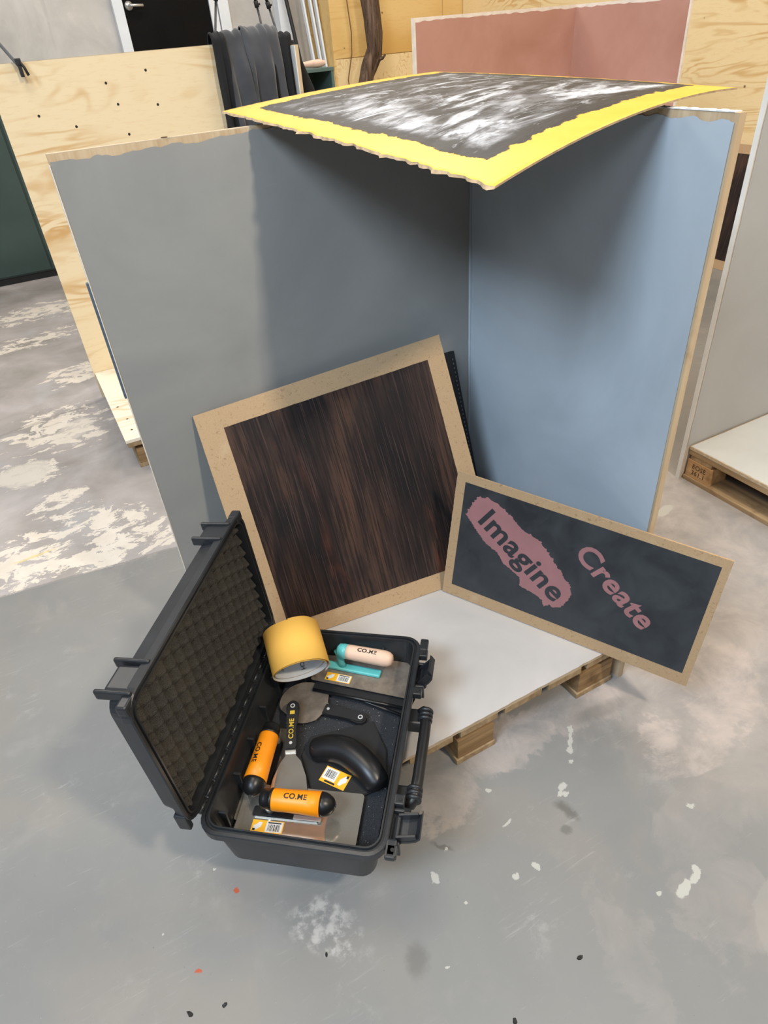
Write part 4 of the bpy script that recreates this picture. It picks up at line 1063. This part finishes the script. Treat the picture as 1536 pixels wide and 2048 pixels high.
drape('back_panel', -0.16, 0.055, 0.62, 0.5, 0.6, 0.026, M['fabric'], jk, 0.0, top=0.040)
drape('front_panel', -0.03, 0.150, 0.60, 0.5, 2.9, 0.028, M['fabric'], jk, 0.016, top=0.026)
drape('lining', 0.085, 0.232, 0.60, 0.5, 5.1, 0.016, M['fabric_dark'], jk, 0.004, top=0.010)
drape('sleeve', -0.195, -0.125, 0.42, 0.3, 4.0, 0.012, M['fabric_dark'], jk, 0.020, nx=40, top=0.020)
tube('sleeve_end', [(0.235, 0.01, -0.02), (0.262, 0.02, -0.12), (0.31, 0.02, -0.26), (0.33, 0.02, -0.36)], [0.020, 0.034, 0.040, 0.038], M['fabric_dark'], jk, n=14)

# clamp on the plywood panel
cl = empty('bar_clamp', (-0.895, 2.28, 1.63), 0, 'small black bar clamp gripping the top left of the plywood panel', 'clamp')
tube('bar', [(-0.075, -0.012, 0.110), (-0.005, -0.028, -0.015)], 0.007, M['mark_grey'], cl, n=6, smooth=False)
bm = bmesh.new(); add_box(bm, -0.016, 0.008, -0.050, -0.001, -0.010, 0.016, 0.003); add_box(bm, -0.012, 0.004, -0.046, -0.028, -0.055, -0.005, 0.003); add_tube(bm, [(-0.004, -0.028, -0.04), (-0.004, -0.001, -0.04)], 0.007, 10)
from_bm('jaw', bm, M['black_plastic'], cl)
bm = bmesh.new(); add_box(bm, -0.016, 0.006, 0.019, 0.040, -0.03, 0.012, 0.003); add_box(bm, -0.014, 0.004, -0.004, 0.030, 0.004, 0.014, 0.002)
from_bm('fixed_jaw', bm, M['black_plastic'], cl)
tube('trigger', [(-0.004, -0.04, 0.012), (0.012, -0.055, -0.018), (0.020, -0.06, -0.05)], 0.006, M['black_rubber'], cl)

# dark green cabinet at far left
gc = empty('green_cabinet', (-3.4, 5.30, 0), radians(0), 'long dark green cabinet against the concrete wall at the far left', 'cabinet')
box('body', 0, 3.2, 0.0, 0.5, 0.06, 1.36, M['green_paint'], gc, 0.006)
box('plinth', 0.02, 3.18, 0.02, 0.48, 0, 0.06, M['dark_base'], gc)
box('top', -0.01, 3.21, -0.012, 0.51, 1.36, 1.385, M['green_paint2'], gc, 0.003)
for k in range(4): box('door', 0.01 + k * 0.8, 0.795 + k * 0.8, -0.016, 0.0, 0.075, 1.35, M['green_paint'], gc, 0.003)

# small open green shelf with a wooden piece on top
gs = empty('green_shelf', (0.86, 3.42, 0), 0, 'dark green open-front shelf unit behind the jacket', 'shelf')
for x0, x1 in ((0, 0.02), (0.30, 0.32)): box('side', x0, x1, 0, 0.34, 0, 1.42, M['green_paint2'], gs, 0.002)
box('back', 0.02, 0.30, 0.325, 0.34, 0.0, 1.42, M['green_paint'], gs)
for z in (0.06, 0.50, 0.95): box('shelf_board', 0.02, 0.30, 0.0, 0.325, z, z + 0.02, M['green_paint2'], gs)
box('top', -0.002, 0.322, -0.004, 0.342, 1.42, 1.442, M['green_paint2'], gs, 0.002)
pw = empty('wooden_pin', (1.05, 3.50, 1.4675), radians(4), 'pale turned wooden club lying on top of the green shelf', 'wooden club')
lathe_x('club', [(-0.115, 0.0), (-0.112, 0.012), (-0.10, 0.015), (-0.06, 0.016), (0.0, 0.022), (0.05, 0.0245), (0.085, 0.021), (0.098, 0.014), (0.104, 0.016), (0.108, 0.0)], M['pink_wood'], pw, 24)

# tripod
tp = empty('tripod', (0.83, 3.25, 0), 0, 'tall black tripod with clamp rings standing in front of the concrete wall', 'tripod')
hubm = bmesh.new(); add_tube(hubm, [(-0.30, 0, 2.36), (-0.30, 0, 2.50)], 0.035, 16); from_bm('head', hubm, M['black_plastic'], tp, True)
for (fx, fy, tx, kz) in ((-0.91, 0.03, -0.325, 0.225), (0.0, -0.05, -0.29, 0.245), (0.30, 0.03, -0.27, 0.248)):
    foot = Vector((fx, fy, 0.0)); top = Vector((tx, fy * 0.3, 2.40))
    lg = tube('leg', [top, top.lerp(foot, kz)], 0.010, M['black_plastic'], tp)
    tube('lower_tube', [top.lerp(foot, k) for k in (kz - 0.01, 0.996)], 0.0070, M['black_plastic'], lg)
    a = top.lerp(foot, kz - 0.006); b = top.lerp(foot, kz + 0.008)
    bm = bmesh.new(); add_tube(bm, [a, b], 0.014, 14); add_tube(bm, [a.lerp(b, 0.5), a.lerp(b, 0.5) + Vector((0.022, -0.008, 0))], 0.006, 10)
    from_bm('clamp_ring', bm, M['black_rubber'], lg, True)

# leaning black pole and white battens
tube_o = tube('black_pole', [(1.98, 5.45, 0.012), (1.70, 5.70, 2.6)], 0.018, M['black_rubber'], None, n=12)
tag(tube_o, 'thin black pole leaning on the concrete wall beside the white column', 'pole')
for k, (x0, x1, y1, wd) in enumerate(((2.035, 2.00, 5.70, 0.014), (2.075, 2.045, 5.66, 0.016), (2.005, 1.94, 5.74, 0.012))):
    a = Vector((x0 - 0.04, 5.16 + 0.04 * k, 0.0)); b = Vector((x1 - 0.02, y1, 2.5)); d_ = (b - a).normalized()
    Mx = Matrix.Translation(a) @ d_.to_track_quat('Z', 'X').to_matrix().to_4x4()
    bm = bmesh.new(); add_box(bm, -wd * 1.6, wd * 1.6, -0.009, 0.009, 0.0, (b - a).length, 0.001)
    o = from_bm('white_batten', bm, M['white'], None, mw=Mx)
    tag(o, ['middle one of the white battens leaning beside the yellow plywood', 'widest white batten, nearest the yellow plywood', 'leftmost and thinnest white batten, nearest the black pole'][k], 'batten', 'white battens leaning on the wall')

# tree trunk and cord
tk = empty('driftwood_trunk', (2.15, 5.02, 0), 0, 'twisted dark driftwood trunk standing against the yellow plywood wall', 'tree trunk')
def trunk(pts, rad, nm, n=18):
    bm = bmesh.new(); P = []; Rr = []
    m = len(pts) - 1; K = 60
    for k in range(K + 1):
        u = k / K * m; i = min(int(u), m - 1); f_ = u - i; f2 = f_ * f_ * (3 - 2 * f_)
        P.append(Vector(pts[i]).lerp(Vector(pts[i + 1]), f_)); Rr.append(rad[i] * (1 - f2) + rad[i + 1] * f2)
    rings = add_tube(bm, P, Rr, n)
    for j, rg in enumerate(rings):
        c_ = P[j]
        for q, v_ in enumerate(rg):
            d_ = v_.co - c_; v_.co = c_ + d_ * (1 + 0.22 * noise.noise(Vector((cos(q * 2 * pi / n) * 1.4, sin(q * 2 * pi / n) * 1.4, P[j].z * 1.6))) + 0.10 * sin(q * 4 * pi / n + P[j].z * 5))
    return from_bm(nm, bm, M['bark'], tk, True)
trunk([(-0.10, 0, 0), (-0.02, 0.0, 0.6), (0.05, 0, 1.1), (0.12, 0, 1.32), (0.19, -0.02, 1.48), (0.20, 0, 1.7), (0.17, 0.02, 1.95), (0.16, 0.02, 2.6)], [0.12, 0.10, 0.085, 0.072, 0.060, 0.068, 0.066, 0.06], 'main_stem')
trunk([(0.12, -0.02, 1.25), (0.22, -0.03, 1.42), (0.26, -0.01, 1.60), (0.245, 0.0, 1.80), (0.22, 0.0, 2.1), (0.20, 0, 2.5)], [0.03, 0.034, 0.030, 0.032, 0.032, 0.03], 'side_stem', 12)
trunk([(0.20, -0.04, 1.40), (0.25, -0.06, 1.405), (0.285, -0.06, 1.43)], [0.02, 0.012, 0.007], 'twig', 8)
o = tube('hanging_cord', [(2.20, 5.24, 0.9), (2.16, 5.24, 1.25), (2.22, 5.24, 1.45), (2.235, 5.24, 1.62), (2.21, 5.24, 1.9), (2.21, 5.24, 2.6)], 0.006, plain('brown_cord', srgb(128, 92, 56), 0.7), None)
tag(o, 'thin brown cord hanging down the yellow plywood left of the trunk', 'cord')

# ================================================================== TERRACOTTA BOOTH
A_, C_, R2 = Vector((0.86, 1.74, 0)), Vector((2.085, 1.985, 0)), Vector((2.285, 1.34, 0))
tb = empty('terracotta_booth', tuple(C_), 0, 'terracotta painted corner booth with white edges behind the yellow board', 'display booth')
def wallseg(a, b, side, nm, top, cap):
    a = a - C_; b = b - C_
    d_ = (b - a).normalized(); n_ = Vector((-d_.y, d_.x, 0)) * side
    L = (b - a).length; ang = math.atan2(d_.y, d_.x)
    Mx = Matrix.Translation(a) @ Matrix.Rotation(ang, 4, 'Z')
    y0, y1 = (0, 0.02) if side > 0 else (-0.02, 0)
    w_ = box(nm, 0, L, y0, y1, 0, top, M['terra_edge'], tb, mw=Mx)
    yf = -0.001 if side > 0 else 0.001
    bm = bmesh.new(); cols = []
    for k in range(80):
        x0c, x1c = (0.010, L + 0.001) if nm == 'left_panel' else (-0.001, L - 0.010); x = x0c + (x1c - x0c) * k / 79; cols.append([bm.verts.new((x, yf, 0.16)), bm.verts.new((x, yf, top - 0.012 - 0.012 * abs(noise.noise(Vector((x * 14, L, 0))))))])
    for p_, q_ in zip(cols, cols[1:]): bm.faces.new((p_[0], q_[0], q_[1], p_[1]))
    from_bm('terracotta_coat', bm, M['terracotta'], w_, recalc=False)
    return w_
wallseg(A_, C_, 1, 'left_panel', 1.665, 1)
wallseg(C_, R2, 1, 'right_panel', 1.665, 1)
pp = slab_poly('deck', [(-1.2, -0.235), (0.0, 0.0), (0.19, -0.62), (-0.92, -0.85)], 0.10, 0.156, [M['pine_x'], M['deck']], tb)
for f in pp.data.polygons:
    if f.normal.z > 0.9: f.material_index = 1
bm = bmesh.new()
for (x, y) in ((-1.1, -0.33), (-0.5, -0.25), (-0.08, -0.12), (0.10, -0.55), (-0.4, -0.68), (-0.85, -0.78)): add_box(bm, x - 0.05, x + 0.05, y - 0.05, y + 0.05, 0, 0.10, 0.002)
pieces('block', bm, M['block'], tb)

# dark wood-effect board leaning on the right plywood wall
o, ouv = quad_board('wood_effect_board', (3.36, 2.16, 0.001), (3.36, 1.36, 0.001), (3.52, 1.36, 0.80), (3.52, 2.16, 0.80), 0.006, M['mdf'],
                    'small dark wood-grain board leaning on the pale plywood wall at far right', 'sample board', 0.001, 6)
patch('wood_grain_panel', ragged_rect(0.07, 0.08, 0.93, 0.93, 0.001, 3), ouv, 0.001, M['darkwood'], o)

# ================================================================== RIGHT BOOTH
rb = empty('pale_grey_booth_wall', (0.98, -0.15, 0), 0, 'plain grey panel with a whitened edge at the right border of the picture', 'wall panel')
box('panel', 0.0, 1.25, 0.0, 0.018, 0, 1.72, M['edge_pale'], rb)
bm = bmesh.new(); cols = []
for k in range(90):
    z = 0.155 + 1.56 * k / 89; x = 0.001 + 0.004 * (1 + noise.noise(Vector((z * 18, 4, 0))))
    cols.append([bm.verts.new((x, -0.0012, z)), bm.verts.new((1.248, -0.0012, z))])
for a, b in zip(cols, cols[1:]): bm.faces.new((a[0], a[1], b[1], b[0]))
from_bm('paint_coat', bm, M['grey2'], rb, recalc=False)
box('whitened_edge', -0.0015, 0.0, 0.0, 0.018, 0, 1.72, M['plaster_white'], rb)
p3 = pallet('pallet', 1.0, 1.80, -1.36, -0.155, 'pallet with stencilled block and grey painted top at the right border', 'y', [(0.0, 0.10), (0.33, 0.47), (0.70, 0.80)],
            gaps=[0.16, 0.32, 0.48, 0.64], blockmat=M['block_pale'])
s3 = box('floor_sheet', -0.002, 0.80, 0.0, 1.203, 0.1428, 0.156, M['edge'], p3)
bm = bmesh.new(); loop_ = []
for k in range(80): loop_.append((0.001 + 0.006 * abs(noise.noise(Vector((k * 0.4, 7, 0)))), 1.2 * k / 79))
vs = [bm.verts.new((x, y, 0.1566)) for x, y in loop_] + [bm.verts.new((0.80, 1.2, 0.1566)), bm.verts.new((0.80, 0.0, 0.1566))]
bm.faces.new(vs[::-1]); from_bm('deck_paint', bm, M['deck2'], s3)
for k, (txt, z) in enumerate((('EOSE', 0.073), ('361.1', 0.045))):
    text_on('stencil', txt, 0.030, lambda x, y, z=z: Vector((-0.0008, 1.203 - 0.062 - x, z + y)), M['mark_brown'], p3, 0.012, 0.95)

# ================================================================== small debris on the floor
for k, (x, y, r_, lb) in enumerate(((-0.607, -1.312, 0.0065, 'dark flake of paint lying on bare floor right of centre'), (-0.797, -1.334, 0.0070, 'dark crumb on the floor at the bottom border, right of centre'),
                                     (-1.381, -0.988, 0.0070, 'dark curled flake on the floor at the bottom border, left of centre'), (-1.311, -1.010, 0.0065, 'thin dark shaving on the floor near the bottom, left of centre'),
                                     (-1.084, -1.033, 0.0050, 'tiny black flake on the floor straight below the tool case'))):
    bm = bmesh.new(); rr = random.Random(k); n_ = 7
    a = [bm.verts.new((x_ := r_ * (0.6 + 0.5 * rr.random()) * cos(2 * pi * i / n_) * 1.3, r_ * (0.5 + 0.4 * rr.random()) * sin(2 * pi * i / n_), 0.0)) for i in range(n_)]
    b = [bm.verts.new((v.co.x * 0.8, v.co.y * 0.8, 0.0012 + 0.002 * rr.random())) for v in a]
    bm.faces.new(a[::-1]); bm.faces.new(b)
    for i in range(n_): bm.faces.new((a[i], a[(i + 1) % n_], b[(i + 1) % n_], b[i]))
    o = from_bm('paint_flake', bm, M['mark_black'], None, mw=Matrix.Translation((x, y, 0.0)) @ Matrix.Rotation(k * 1.1, 4, 'Z')); tag(o, lb, 'debris')
